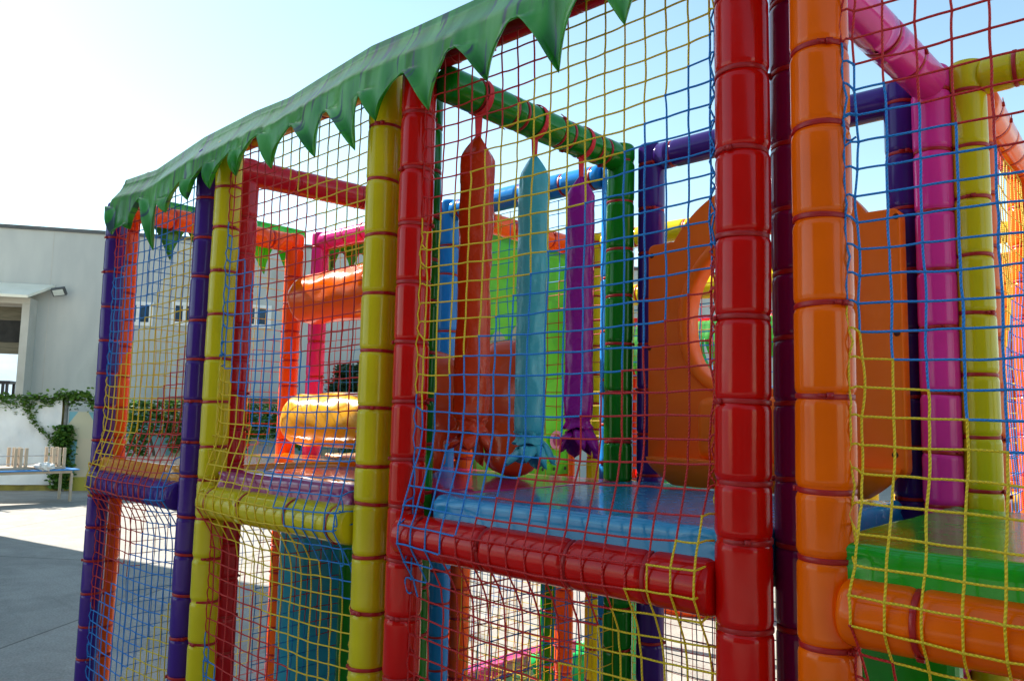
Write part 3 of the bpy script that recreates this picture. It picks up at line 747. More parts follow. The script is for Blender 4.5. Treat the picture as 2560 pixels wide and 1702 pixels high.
# inner nets, further away
def inner(label, A, B, ztop, zbot, start, seq, mir=False, rad=.0018, cell=.056, **k):
    A, B = Vector((*A, 0)), Vector((*B, 0)); L = (B-A).length; nu = max(2, round(L/cell)); nv = max(2, round((ztop-zbot)/cell))
    sd_ = random.random()*60; d = (B-A).normalized(); nrm = Vector((-d.y, d.x, 0))
    def colf(i, j):
        q = (i-j) if mir else (i+j)
        return seq[math.floor((q+start+.01)/10) % 3]
    def P(i, j):
        u = i/nu; p = A.lerp(B, u); p.z = ztop-(ztop-zbot)*j/nv
        return p + nrm*(.02*noise.noise(Vector((i*.15, j*.12, sd_)))) + d*(.012*noise.noise(Vector((i*.1, j*.3, sd_+4))))
    return net('safety_net', label, P, nu, nv, colf, rad=rad, sub=1, sides=5, knots=True, **k)
inner('side net at the left end, hung inside the orange end frame', (-3.87, 1.62), (-3.87, 2.37), TOPZ-.05, .15, 0, [CB, CY, CR], False)
inner('back net behind the yellow and orange rollers', (-3.66, 2.50), (-2.87, 2.50), TOPZ-.05, .15, 5, [CY, CR, CB], False)
inner('back net strung behind the three hanging bags', (-2.55, 2.50), (-1.75, 2.50), TOPZ-.05, EYE-.22, 5, [CY, CB, CR], False)
inner('lower net under the blue back frame', (-2.55, 2.49), (-1.75, 2.49), BZ-.05, .12, 2, [CB, CR, CY], True)
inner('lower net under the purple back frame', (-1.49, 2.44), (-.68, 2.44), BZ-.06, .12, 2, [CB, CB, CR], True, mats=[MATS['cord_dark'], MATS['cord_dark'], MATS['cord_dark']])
inner('lower side net on the crimson divider frame', (-2.75, 1.62), (-2.75, 2.35), BZ-.05, .12, 4, [CR, CY, CB], True)
inner('lower side net on the green divider frame', (-1.65, 1.62), (-1.62, 2.30), BZ-.05, .12, 4, [CR, CB, CY], False)
inner('side net deep in the second row below the orange beam', (-2.70, 2.66), (-2.70, 3.30), EYE+.9, .15, 8, [CB, CR, CY], False)
inner('second-row net behind the yellow frame', (-2.47, 3.45), (-1.75, 3.45), TOPZ-.05, .12, 0, [CR, CB, CY], True)
inner('far net behind the green frame', (-3.7, 3.45), (-2.88, 3.45), TOPZ-.05, .12, 6, [CR, CB, CY], False)
inner('side net hanging from the orange beam at the right edge', (-.53, 2.60), (-.56, 3.33), TOPZ-.06, EYE-.25, 3, [CR, CY, CB], False)
inner('lower net beside the yellow back frame', (-.33, 2.42), (.44, 2.42), BZ-.06, .12, 3, [CY, CR, CB], False)

# ------------------------------------------------------------------ mats
def mat_pad(label, x0, x1, y0, y1, zt, th, mat, bev=.016, wr=.0016, name='padded_mat', group='platform mats'):
    bm = bmesh.new(); nx, ny, nz = max(8, int((x1-x0)/.02)), max(8, int((y1-y0)/.02)), 6
    cx, cy = (x0+x1)/2, (y0+y1)/2; hx, hy, hz = (x1-x0)/2, (y1-y0)/2, th/2
    bmesh.ops.create_cube(bm, size=1)
    bmesh.ops.subdivide_edges(bm, edges=[e for e in bm.edges], cuts=1, use_grid_fill=True)
    bm.free(); bm = bmesh.new()
    sd_ = random.random()*90
    def grid(f, a, b):
        g = [[bm.verts.new(f(i/a, j/b)) for j in range(b+1)] for i in range(a+1)]
        for i in range(a):
            for j in range(b): bm.faces.new((g[i][j], g[i+1][j], g[i+1][j+1], g[i][j+1]))
    def cubep(x, y, z): return Vector((x*hx, y*hy, z*hz))
    T = lambda q: q*2-1
    # clustered sampling near the edges so the rounding reads
    E_ = lambda q: math.sin((q-.5)*math.pi*.98)/math.sin(math.pi*.49)
    grid(lambda a, b: cubep(E_(a), E_(b), 1), nx, ny); grid(lambda a, b: cubep(E_(a), E_(b), -1), nx//4, ny//4)
    grid(lambda a, b: cubep(E_(a), -1, T(b)), nx, 10); grid(lambda a, b: cubep(E_(a), 1, T(b)), nx, 10)
    grid(lambda a, b: cubep(-1, E_(a), T(b)), ny, 10); grid(lambda a, b: cubep(1, E_(a), T(b)), ny, 10)
    for v in bm.verts:
        p = v.co; r = bev
        q = Vector((max(-hx+r, min(hx-r, p.x)), max(-hy+r, min(hy-r, p.y)), max(-hz+r, min(hz-r, p.z))))
        d = p-q
        if d.length > 1e-6: p = q + d.normalized()*min(r, d.length)
        ex, ey = (hx-abs(v.co.x)), (hy-abs(v.co.y))
        cr = math.exp(-(ex*ex+ey*ey)/.012)       # creased corners
        nn = noise.noise(Vector((v.co.x*9, v.co.y*9+v.co.z*14, sd_)))
        side = math.exp(-min(ex, ey)/.05)
        disp = nn*wr*(side*1.3+.25) + cr*.010*noise.noise(Vector((v.co.x*24, v.co.y*24+v.co.z*40, sd_+3)))
        n_ = d.normalized() if d.length > 1e-6 else Vector((0, 0, 1))
        p = p + n_*disp
        # top crown and slight bow of the front
        if v.co.z > 0: p.z += .006*(1-(v.co.x/hx)**2)*(1-(v.co.y/hy)**2)
        p.y += (-1 if v.co.y < 0 else 1)*.006*(1-(v.co.x/hx)**2)*(abs(v.co.y)/hy)
        v.co = p + Vector((cx, cy, zt-hz))
    bmesh.ops.remove_doubles(bm, verts=bm.verts, dist=.0006)
    bmesh.ops.recalc_face_normals(bm, faces=bm.faces)
    o = link(name, bm, mat); tag(o, label, 'mat', group); return o
MZ = EYE-.198
mat_pad('amber orange floor mat in the leftmost bay', -3.80, -3.01, 1.43, 2.38, MZ, .085, 'mat_amber')
mat_pad('pink floor mat the inflatable toy stands on', -2.72, -1.600, 1.60, 2.36, MZ-.002, .085, 'mat_rose')
mat_pad('narrow maroon floor mat right behind the yellow crossbar', -2.72, -1.93, 1.43, 1.592, MZ, .085, 'mat_maroon')
mat_pad('glossy blue floor mat under the slide entrance', -1.575, -.70, 1.425, 2.36, MZ, .09, 'mat_blue')
mat_pad('glossy green floor mat at the right', -.575, .50, 1.425, 2.33, MZ, .09, 'mat_green')
mat_pad('tan floor mat in the second row by the rollers', -3.70, -2.74, 2.55, 3.38, MZ, .07, 'mat_tan')
mat_pad('pink floor mat at the far right edge behind the yellow post', -.30, .5, 2.50, 3.3, MZ, .07, 'mat_maroon')
# decks under the mats
for k, (x0, x1, lab, mt) in enumerate(((-3.78, -2.86, 'plywood deck under the amber mat', 'shutter'), (-2.68, -1.76, 'plywood deck under the maroon mat', 'shutter'), (-1.56, -.72, 'plywood deck under the blue mat', 'shutter'), (-.55, .48, 'plywood deck under the green mat', 'shutter'))):
    o = box_obj('deck', (x0, 1.49, MZ-.125), (x1, 2.345, MZ-.095), mt); tag(o, lab, 'deck', 'platform decks')

# ------------------------------------------------------------------ leaf canopy (printed vinyl hanging from the top)
YC = 1.375
def leaf_strip(name, label, mapf, outline, ztop, depth, uvlen=1.0, topf=None):
    """outline: list of (u_valley, z_valley, u_tip, z_tip) + final valley; mapf(u, off, z) -> world; off = towards the outside"""
    bm = bmesh.new(); uvl = bm.loops.layers.uv.new('UVMap')
    def face(vs, uvs):
        f = bm.faces.new(vs)
        for lp, uv in zip(f.loops, uvs): lp[uvl].uv = uv
    NS, NQ = 12, 14
    u0, u1 = outline[0][0], outline[-1][0]
    sd_ = random.random()*30
    def fold(u): return .010*noise.noise(Vector((u*9, 0, sd_)))+.006*noise.noise(Vector((u*28, 3, sd_)))
    ZT_ = (lambda u: ztop) if not topf else topf
    ZC = lambda u: ZT_(u)-.105+.010*noise.noise(Vector((u*5, 7, sd_)))
    # header: from the top edge over the crease down to the valleys
    for a, b in zip(outline[:-1], outline[1:]):
        uva, zva, ut, zt = a; uvb, zvb = b[0], b[1]
        du = uvb-uva
        rows = 9; grid = []
        lean = random.uniform(-.2, .2)
        for j in range(rows+1):
            q = j/rows; col = []
            for i in range(NS+1):
                s = i/NS; u = uva+du*s; zv = zva+(zvb-zva)*s; zc = ZC(u)
                if q < .4: k = q/.4; zt0 = ZT_(u); z = zt0+(zc-zt0)*k; off = depth*(k**1.6)
                else: k = (q-.4)/.6; z = zc+(zv-zc)*k; off = depth + .006*math.sin(k*math.pi*.5)
                col.append((bm.verts.new(mapf(u, off+fold(u)*q, z)), (u*uvlen, z)))
            grid.append(col)
        for j in range(rows):
            for i in range(NS):
                q4 = (grid[j][i], grid[j][i+1], grid[j+1][i+1], grid[j+1][i]); face([x[0] for x in q4], [x[1] for x in q4])
        base = grid[-1]
        prev = base
        c0 = (uva+.62*(ut-uva), zva-.36*(zva-zt)); c1 = (uvb-.66*(uvb-ut), zvb-.40*(zvb-zt))
        tipcurl = random.uniform(-.5, 1.0)
        for j in range(1, NQ+1):
            q = j/NQ; row = []
            bz = lambda P0, P1, P2: (1-q)**2*P0+2*q*(1-q)*P1+q*q*P2
            ua, za = bz(uva, c0[0], ut), bz(zva, c0[1], zt); ub, zb = bz(uvb, c1[0], ut), bz(zvb, c1[1], zt)
            for i in range(NS+1):
                s = i/NS; u = ua+(ub-ua)*s; z = za+(zb-za)*s
                e = (2*s-1); curl = (abs(e)**3.0)*.034*(.45+q*.55)*(1 if s > .5 else 1.5) - .008*q
                off = depth+.006+curl*(1-q**4)+.010*tipcurl*q**2+.006*math.sin(q*2.5)
                # light sag of the header row continues into the blade
                row.append((bm.verts.new(mapf(u, off+fold(u)*(1-q), z)), (u*uvlen, z)))
            for i in range(NS):
                q4 = (prev[i], prev[i+1], row[i+1], row[i])
                if j == NQ and False: continue
                face([x[0] for x in q4], [x[1] for x in q4])
            prev = row
    bmesh.ops.remove_doubles(bm, verts=bm.verts, dist=.0004)
    bmesh.ops.recalc_face_normals(bm, faces=bm.faces)
    o = link(name, bm, 'leaf_vinyl'); md = o.modifiers.new('thickness', 'SOLIDIFY'); md.thickness = .003; md.offset = 0
    tag(o, label, 'canopy', 'leaf-edged canopies'); return o
val = [(270, 515), (320, 560), (351, 492), (398, 500), (458, 450), (517, 407), (581, 375), (651, 335), (731, 311), (812, 273), (899, 231), (1007, 176), (1137, 117), (1296, 42), (1475, -52), (1690, -165), (1930, -290), (2200, -430), (2500, -590)]
tip = [(276, 587), (314, 572), (376, 625), (408, 531), (462, 500), (519, 471), (580, 439), (670, 421), (782, 393), (880, 375), (933, 301), (1067, 275), (1207, 200), (1393, 181), (1556, 60), (1790, -30), (2040, -150), (2330, -290), (2560, -420)]
out = []
for (vx_, vy_), (tx_, ty_) in zip(val[:-1], tip):
    v = onY(vx_, vy_, YC-.01); t_ = onY(tx_, ty_, YC-.02); out.append((v.x, v.z, t_.x, t_.z))
v = onY(*val[-1], YC-.01); out.append((v.x, v.z))
CT = EYE+1.10
TOPL = [(lambda q: (q.x, q.z))(onY(a, c, 1.43)) for a, c in ((284, 460), (390, 424), (509, 343), (636, 278), (720, 244), (831, 174), (928, 114), (1034, 68), (1178, 2))]
def canopy_top(u):
    if u <= TOPL[0][0]: return TOPL[0][1]
    for (a, za), (c, zc) in zip(TOPL[:-1], TOPL[1:]):
        if u <= c: return za+(zc-za)*(u-a)/(c-a)
    return TOPL[-1][1]
leaf_strip('leaf_canopy', 'long green leaf-edged vinyl canopy along the top of the facade', lambda u, off, z: Vector((u, 1.435-off, z)), out, CT+.01, .055, topf=canopy_top)
# the same canopy round the left end and the back
def regular(u0, u1, n, zv, zt, seed):
    rr = random.Random(seed); o_ = []; d = (u1-u0)/n
    for k in range(n): o_.append((u0+d*k, zv+rr.uniform(-.02, .02), u0+d*(k+rr.uniform(.4, .65)), zt+rr.uniform(-.04, .04)))
    o_.append((u1, zv)); return o_
leaf_strip('leaf_canopy', 'green leaf-edged canopy around the left end of the play structure', lambda u, off, z: Vector((-3.90-off*.5, u, z)), regular(1.66, 2.50, 5, EYE+.93, EYE+.77, 3), CT-.05, .05)
leaf_strip('leaf_canopy', 'green leaf-edged canopy above the back of the rollers', lambda u, off, z: Vector((u, 2.54+off*.5, z)), regular(-3.85, -2.75, 6, EYE+.90, EYE+.76, 5), CT-.08, .05)

# ------------------------------------------------------------------ hanging bags
def bag(label, y, px_top, py_apex, py_bot, py_fr, mat, r, tw):
    X = -1.635
    t = thing('hanging_bag', label, 'hanging bag', (X, y, TOPZ), 'padded bags hanging from the green beam')
    za = onX(px_top, py_apex, X).z; zb = onX(px_top, py_bot, X).z; zf = onX(px_top, py_fr, X).z
    # flat red strap looping the beam and running down to the apex
    bm = bmesh.new(); d = .0555
    def ribbon(path, ws):
        pv = None
        for q, ww in zip(path, ws):
            a, b = bm.verts.new(q+Vector((0, -ww, 0))), bm.verts.new(q+Vector((0, ww, 0)))
            if pv: bm.faces.new((pv[0], pv[1], b, a))
            pv = (a, b)
    arc = [Vector((X+math.cos(a)*d, y+.0, TOPZ+math.sin(a)*d)) for a in [R(-100+k*380/26) for k in range(27)]]
    low = [Vector((X+.002, y, za-.02+(TOPZ-d-za+.02)*k/6)) for k in range(7)]
    ribbon(low+arc[:24], [.010+.005*k/6 for k in range(7)]+[.013-.005*min(1, k/8) for k in range(24)])
    bmesh.ops.recalc_face_normals(bm, faces=bm.faces)
    s = link('strap', bm, 'strap_red', t, smooth=False); md = s.modifiers.new('thickness', 'SOLIDIFY'); md.thickness = .003
    # body: pinched pyramid on a six-sided padded sleeve
    bm = bmesh.new(); sd_ = random.random()*70; NS, sides = 60, 36; rings = []; H = za-zb
    for k in range(NS+1):
        q = k/NS; z = za-H*q; hs = .068/H
        if q < hs: rr = .006+(r*1.02-.006)*(q/hs)**.9; flat = 1-.45*(q/hs)
        else: rr = r*(1+.02*math.sin(q*9)); flat = .55*max(0, 1-(q-hs)*6)
        if q > .97: rr *= 1-.10*((q-.97)/.03)**2
        ring = []
        for i in range(sides):
            an = 2*math.pi*i/sides+tw
            sq = 1/max(abs(math.cos(an-tw)), abs(math.sin(an-tw)))
            rad_ = rr*(1+(sq-1)*(.22+.25*max(0, 1-q*3)))*.95
            hexa = 1-.035*abs(math.sin(an*3))
            n_ = noise.noise(Vector((math.cos(an)*1.5, math.sin(an)*1.5, q*9+sd_)))*.0045+noise.noise(Vector((math.cos(an)*3+q*5, math.sin(an)*3, q*22+sd_)))*.003
            rad_ = rad_*hexa+n_
            ring.append(bm.verts.new((X+math.cos(an)*rad_*(1-.45*flat*0), y+math.sin(an)*rad_, z)))
        rings.append(ring)
    for a, b in zip(rings[:-1], rings[1:]):
        for i in range(sides): bm.faces.new((a[i], a[(i+1) % sides], b[(i+1) % sides], b[i]))
    bm.faces.new(rings[0]); bm.faces.new(rings[-1][::-1])
    bmesh.ops.recalc_face_normals(bm, faces=bm.faces); link('body', bm, mat, t)
    # gathered cloth end with cut petals
    bm = bmesh.new(); nP = 7; hh = zb-zf
    rings = []
    for k in range(5):
        q = k/4; rr = r*(.93-.20*math.sin(q*math.pi)+.08*q); z = zb+.006-hh*.30*q; ring = []
        for i in range(36):
            an = 2*math.pi*i/36; ring.append(bm.verts.new((X+math.cos(an)*rr*(1+.10*math.sin(an*nP)), y+math.sin(an)*rr*(1+.10*math.sin(an*nP)), z+.004*math.sin(an*5))))
        rings.append(ring)
    for a, b in zip(rings[:-1], rings[1:]):
        for i in range(36): bm.faces.new((a[i], a[(i+1) % 36], b[(i+1) % 36], b[i]))
    for k in range(nP):
        a0 = 2*math.pi*k/nP; fl = random.uniform(.35, .95); drop = random.uniform(.42, .74); tw_ = random.uniform(-.35, .35)
        prev = None
        for j in range(8):
            q = j/7; rr = r*.72+r*fl*math.sin(q*1.4); z = zb-hh*.26-hh*drop*q + .015*math.sin(q*3+k)
            wid = (.62-.10*q)*(1 if q < .80 else max(.12, 1-(q-.8)*4.6)); row = []
            for e in (-1, -.5, 0, .5, 1):
                an = a0+tw_*q+e*wid*(1-.25*q)
                row.append(bm.verts.new((X+math.cos(an)*(rr+.008*math.cos(e*3)), y+math.sin(an)*(rr+.008*math.cos(e*3)), z+.007*abs(e))))
            if prev:
                for i in range(4): bm.faces.new((prev[i], prev[i+1], row[i+1], row[i]))
            prev = row
    bmesh.ops.recalc_face_normals(bm, faces=bm.faces)
    fo = link('fringe', bm, mat, t); md = fo.modifiers.new('thickness', 'SOLIDIFY'); md.thickness = .002
    return t
bag('dark orange vinyl bag hanging leftmost, nearest the red post', 1.62, 1190, 340, 1052, 1160, 'bag_orange', .051, .4)
bag('pale teal vinyl bag hanging between the orange and the purple one', 1.875, 1345, 393, 1085, 1180, 'bag_teal', .050, .9)
bag('purple vinyl bag hanging rightmost, nearest the green back post', 2.12, 1463, 447, 1045, 1145, 'bag_purple', .050, .6)

# ------------------------------------------------------------------ slide entrance: moulded plate with a round opening
se = thing('slide_entrance', 'moulded orange plastic slide entrance with a big round hole behind the red frame', 'slide', (-1.105, 2.32, MZ))
CX, CZ, RO, RH = -1.067, EYE+.343, .446, .262
ZL, ZU = EYE-.13, EYE+.604
XL_, XR_ = -1.475, -.668
def plate_outline():
    pts = [(XL_, ZL), (XR_, ZL), (XR_, ZU)]
    CA, RO = EYE+.407, .367
    a0 = math.asin((ZU-CA)/RO)
    n_ = 36
    for k in range(n_+1):
        a = a0+(math.pi-2*a0)*k/n_; pts.append((CX+math.cos(a)*RO, CA+math.sin(a)*RO))
    pts.append((XL_, ZU)); return pts
def rounded(pts, r=.025):
    out = []; n_ = len(pts)
    for i, p in enumerate(pts):
        a, b = Vector(pts[i-1]), Vector(pts[(i+1) % n_]); p = Vector(p)
        d1, d2 = (a-p), (b-p)
        if d1.normalized().dot(d2.normalized()) > -.5 and min(d1.length, d2.length) > r:
            for k in range(6):
                q = k/5; s = p+d1.normalized()*r; e = p+d2.normalized()*r; out.append(((1-q)**2*s+2*q*(1-q)*p+q*q*e))
        else: out.append(p)
    return out
bm = bmesh.new(); yf, yb_ = 2.290, 2.345
outl = rounded(plate_outline()); NH = 72
hole = []
for k in range(NH):
    a = 2*math.pi*k/NH; z_ = math.sin(a)*RH; x_ = math.cos(a)*RH
    if a > math.pi: z_ = -abs(math.sin(a))**.75*RH*.92; x_ = math.copysign(abs(math.cos(a))**.75, math.cos(a))*RH
    hole.append(Vector((CX+x_, CZ+z_)))
vo = [bm.verts.new((p[0], yf, p[1])) for p in outl]; vh = [bm.verts.new((p[0], yf, p[1])) for p in hole]
eo = [bm.edges.new((vo[i], vo[(i+1) % len(vo)])) for i in range(len(vo))]; eh = [bm.edges.new((vh[i], vh[(i+1) % NH])) for i in range(NH)]
res_ = bmesh.ops.triangle_fill(bm, edges=eo+eh, use_beauty=True)
fs = [g_ for g_ in res_['geom'] if isinstance(g_, bmesh.types.BMFace)]
ex = bmesh.ops.extrude_face_region(bm, geom=fs)
for v in [g_ for g_ in ex['geom'] if isinstance(g_, bmesh.types.BMVert)]: v.co.y = yb_
bmesh.ops.recalc_face_normals(bm, faces=bm.faces)
sharp = [e for e in bm.edges if len(e.link_faces) == 2 and e.calc_face_angle(0) > 1.0]
bmesh.ops.bevel(bm, geom=sharp, offset=.007, segments=3, affect='EDGES', profile=.5)
o = link('mounting_plate', bm, 'plastic_orange', se, smooth=True)
md = o.modifiers.new('wn', 'WEIGHTED_NORMAL'); md.keep_sharp = True
# rolled lip round the hole, flared toward the viewer, then the tunnel behind
bm = bmesh.new(); prof = [(.020, .002), (.016, -.003), (.008, -.005), (.001, -.003), (-.002, .006), (-.003, .06)]
rings = []
for dr, dy in prof:
    ring = []
    for p in hole:
        d = Vector((p[0]-CX, p[1]-CZ)); L_ = d.length; d /= L_; ring.append(bm.verts.new((CX+d.x*(L_+dr), yf+dy, CZ+d.y*(L_+dr)-(max(0, dy-.1)*.7))))
    rings.append(ring)
for a, b in zip(rings[:-1], rings[1:]):
    for i in range(NH): bm.faces.new((a[i], a[(i+1) % NH], b[(i+1) % NH], b[i]))
bmesh.ops.recalc_face_normals(bm, faces=bm.faces)
o = link('lip', bm, 'plastic_orange', se); md = o.modifiers.new('thickness', 'SOLIDIFY'); md.thickness = .008
# step block under the hole and the rounded foot
def rbox(name, lo, hi, bev, mat, parent, seg=5):
    bm = bmesh.new(); box_into(bm, lo, hi, None, bev, seg); bmesh.ops.recalc_face_normals(bm, faces=bm.faces); return link(name, bm, mat, parent)
rbox('step', (CX-.185, 2.205, EYE-.11), (CX+.185, 2.288, EYE+.085), .035, 'plastic_orange', se)
bm = bmesh.new(); n_ = 24; prevr = None
for k in range(9):
    q = k/8; z = MZ+.006+(ZL-MZ-.003+.02)*q; ins = .085*(1-q)**1.6
    ring = []
    for i in range(n_):
        a = math.pi+math.pi*i/(n_-1); sx = math.copysign(abs(math.cos(a))**.45, math.cos(a)); sy = -abs(math.sin(a))**.5
        ring.append(bm.verts.new((CX+sx*(.385-ins), 2.30+sy*(.125-ins*.5), z)))
    if prevr:
        for i in range(n_-1): bm.faces.new((prevr[i], prevr[i+1], ring[i+1], ring[i]))
    prevr = ring
bm.faces.new(prevr)
bmesh.ops.recalc_face_normals(bm, faces=bm.faces); link('foot', bm, 'plastic_orange', se)
for px_, py_ in ((1630, 640), (1623, 870), (1612, 1108), (2240, 541), (2243, 833), (2238, 1137)):
    p = onY(px_, py_, yf); bm = bmesh.new()
    bmesh.ops.create_circle(bm, cap_ends=True, segments=20, radius=.0085, matrix=Matrix.Translation((p.x, yf-.0010, p.z)) @ Matrix.Rotation(R(90), 4, 'X'))
    link('bolt_hole', bm, 'dark_hole', se)
# ------------------------------------------------------------------ rollers, toy, columns
def roller(label, x0, x1, y, z, r, mat):
    bm = bmesh.new(); n_, sides = 40, 40; rings = []; sd_ = random.random()*40
    for k in range(n_+1):
        q = k/n_; x = x0+(x1-x0)*q; e = min(q, 1-q)*(x1-x0); rr = r*(1-.30*max(0, 1-e/.07)**2.2)
        ring = []
        for i in range(sides):
            a = 2*math.pi*i/sides; w_ = noise.noise(Vector((x*7, math.cos(a)*2, math.sin(a)*2+sd_)))*.008 + .004*noise.noise(Vector((x*22, math.cos(a)*3, math.sin(a)*3)))*max(0, 1-e/.12)
            ring.append(bm.verts.new((x, y+math.cos(a)*(rr+w_), z+math.sin(a)*(rr+w_))))
        rings.append(ring)
    for a, b in zip(rings[:-1], rings[1:]):
        for i in range(sides): bm.faces.new((a[i], a[(i+1) % sides], b[(i+1) % sides], b[i]))
    bm.faces.new(rings[0]); bm.faces.new(rings[-1])
    bmesh.ops.recalc_face_normals(bm, faces=bm.faces)
    o = link('roller', bm, mat); tag(o, label, 'roller', 'squeeze rollers'); return o
YR = 2.28
zo = (onY(905, 665, YR).z+onY(905, 795, YR).z)/2; zy = (onY(890, 985, YR).z+onY(890, 1120, YR).z)/2
roller('fat orange padded roller, upper of the pair', onY(762, 730, YR).x, -2.85, YR, zo, .128, 'vinyl_orange')
roller('fat amber yellow padded roller, lower of the pair', onY(742, 1060, YR).x, -2.85, YR, zy, .130, 'vinyl_amber')
# inflatable rocking toy on the maroon mat
def toy():
    T = Vector((-2.03, 1.98, MZ+.006))
    M_ = bpy.data.metaballs.new('m'); M_.resolution = .016; M_.threshold = .32
    def el(x, y, z, rx, ry=None, rz=None):
        e = M_.elements.new(type='ELLIPSOID'); e.co = (x, y, z); e.radius = 1.55; e.size_x = rx; e.size_y = ry or rx; e.size_z = rz or rx
    el(0, 0, .20, .14, .085, .10); el(-.09, 0, .22, .09, .08, .115); el(.10, 0, .22, .085, .08, .115)
    el(.15, 0, .285, .06, .07, .085); el(.10, 0, .31, .06, .06, .06); el(-.17, .0, .30, .035, .03, .07); el(-.185, 0, .36, .022, .02, .04)
    for x in (-.12, .13):
        for y in (-.05, .05): el(x, y, .09, .058, .046, .07); el(x, y, .045, .062, .05, .038)
    ob = bpy.data.objects.new('m', M_); C.objects.link(ob); bpy.context.view_layer.update()
    dg = bpy.context.evaluated_depsgraph_get(); me = bpy.data.meshes.new_from_object(ob.evaluated_get(dg))
    bpy.data.objects.remove(ob)
    bm = bmesh.new(); bm.from_mesh(me); zmin = min(v.co.z for v in bm.verts)
    bm.transform(Matrix.Translation(T) @ Matrix.Rotation(R(52), 4, 'Z') @ Matrix.Scale(1.28, 4) @ Matrix.Translation((0, 0, -zmin)))
    o = link('inflatable_toy', bm, 'toy_orange'); tag(o, 'glossy orange inflatable animal standing on the pink mat behind the hanging bags', 'toy')
toy()
# green printed panel under the deep orange beam
pn_ = thing('printed_panel', 'bright green printed vinyl panel with cartoon eyes behind the hanging bags', 'panel', (-2.66, 3.0, EYE-.25))
px0, y0_, y1_ = -2.63, 2.62, 3.33; z0_, z1_ = EYE-.27, EYE+.89
bm = bmesh.new(); gx = [[bm.verts.new((px0+.006*noise.noise(Vector((i*.3, j*.3, 0))), y0_+(y1_-y0_)*i/16, z0_+(z1_-z0_)*j/20)) for j in range(21)] for i in range(17)]
for i in range(16):
    for j in range(20): bm.faces.new((gx[i][j], gx[i+1][j], gx[i+1][j+1], gx[i][j+1]))
bm.normal_update(); o = link('sheet', bm, 'printed_green', pn_); md = o.modifiers.new('thickness', 'SOLIDIFY'); md.thickness = .003
def blob(y, z, ry, rz, mat, dx, name, rot=0, n_=28):
    bm = bmesh.new(); bm.faces.new([bm.verts.new((px0+dx, y+math.cos(a)*ry*math.cos(rot)-math.sin(a)*rz*math.sin(rot), z+math.cos(a)*ry*math.sin(rot)+math.sin(a)*rz*math.cos(rot))) for a in [2*math.pi*k/n_ for k in range(n_)]])
    link(name, bm, mat, pn_, smooth=False)
flat_noise('print_cream', [(.3, (.40, .44, .24)), (.7, (.48, .50, .30))], scale=2); flat_noise('print_pink', [(.3, (.72, .25, .42)), (.7, (.80, .34, .50))], scale=2)
for px_, py_, ry, rz in ((1243, 872, .060, .085), (1292, 868, .050, .105)):
    p = onX(px_, py_, px0); blob(p.y, p.z, ry, rz, 'print_cream', .010, 'printed_eye', .15); blob(p.y+.02, p.z-.04, ry*.16, rz*.30, 'black_plastic', .013, 'printed_pupil', .15)
p = onX(1388, 1100, px0); blob(p.y, p.z, .055, .05, 'print_pink', .010, 'printed_flower'); blob(p.y, p.z, .03, .03, 'mat_maroon', .013, 'printed_flower')
p = onX(1400, 1150, px0); blob(p.y-.05, p.z, .04, .025, 'bag_teal', .010, 'printed_flower')
for k in range(8):
    yy = y0_+.04+k*.09; bm = bmesh.new(); bmesh.ops.create_circle(bm, cap_ends=True, segments=14, radius=.010, matrix=Matrix.Translation((px0+.011, yy, z0_+.03)) @ Matrix.Rotation(R(90), 4, 'Y'))
    link('grommet', bm, 'black_plastic', pn_)
# padded columns below the platforms
def column(label, x, y, r, z0, z1, mat, name='padded_column'):
    f = bmesh.new(); n_ = 40; rings = []
    for k in range(25):
        q = k/24; ring = []
        for i in range(n_):
            a = 2*math.pi*i/n_; rr = r*(1+.02*noise.noise(Vector((math.cos(a)*2, math.sin(a)*2, q*3+x)))); ring.append(f.verts.new((x+math.cos(a)*rr, y+math.sin(a)*rr, z0+(z1-z0)*q)))
        rings.append(ring)
    for a, b in zip(rings[:-1], rings[1:]):
        for i in range(n_): f.faces.new((a[i], a[(i+1) % n_], b[(i+1) % n_], b[i]))
    f.faces.new(rings[0][::-1]); f.faces.new(rings[-1]); bmesh.ops.recalc_face_normals(f, faces=f.faces)
    o = link(name, f, mat); tag(o, label, 'column'); return o
column('fat teal padded column standing under the maroon mat', -3.12, 2.18, .20, .01, MZ-.13, 'vinyl_teal')
column('dark green padded column under the middle bay behind the yellow post', -2.62, 2.02, .10, .01, MZ-.13, 'vinyl_green')
o = box_obj('padded_wall', (onY(2060, 1600, 2.0).x, 2.0, .02), (onY(2390, 1600, 2.0).x, 2.07, MZ-.13), 'mat_green', bev=.02); tag(o, 'dark green padded wall standing under the green mat', 'wall')
# low sunlit pad on the ground behind
o = mat_pad('pink padded mat lying on a grey base on the ground behind the middle bay', -3.95, -3.25, 3.7, 5.2, .26, .13, 'vinyl_pink', group=None) if False else None
bm = bmesh.new()
gp = thing('ground_pad', 'long pink pad on a grey base on the ground behind the middle bay', 'pad', (-3.4, 4.4, 0))
rbox('pad', (-3.74, 3.3, .10), (-3.60, 4.7, .20), .02, 'mat_rose', gp); box_obj('base', (-3.73, 3.32, 0), (-3.61, 4.68, .097), 'metal_grey', gp)
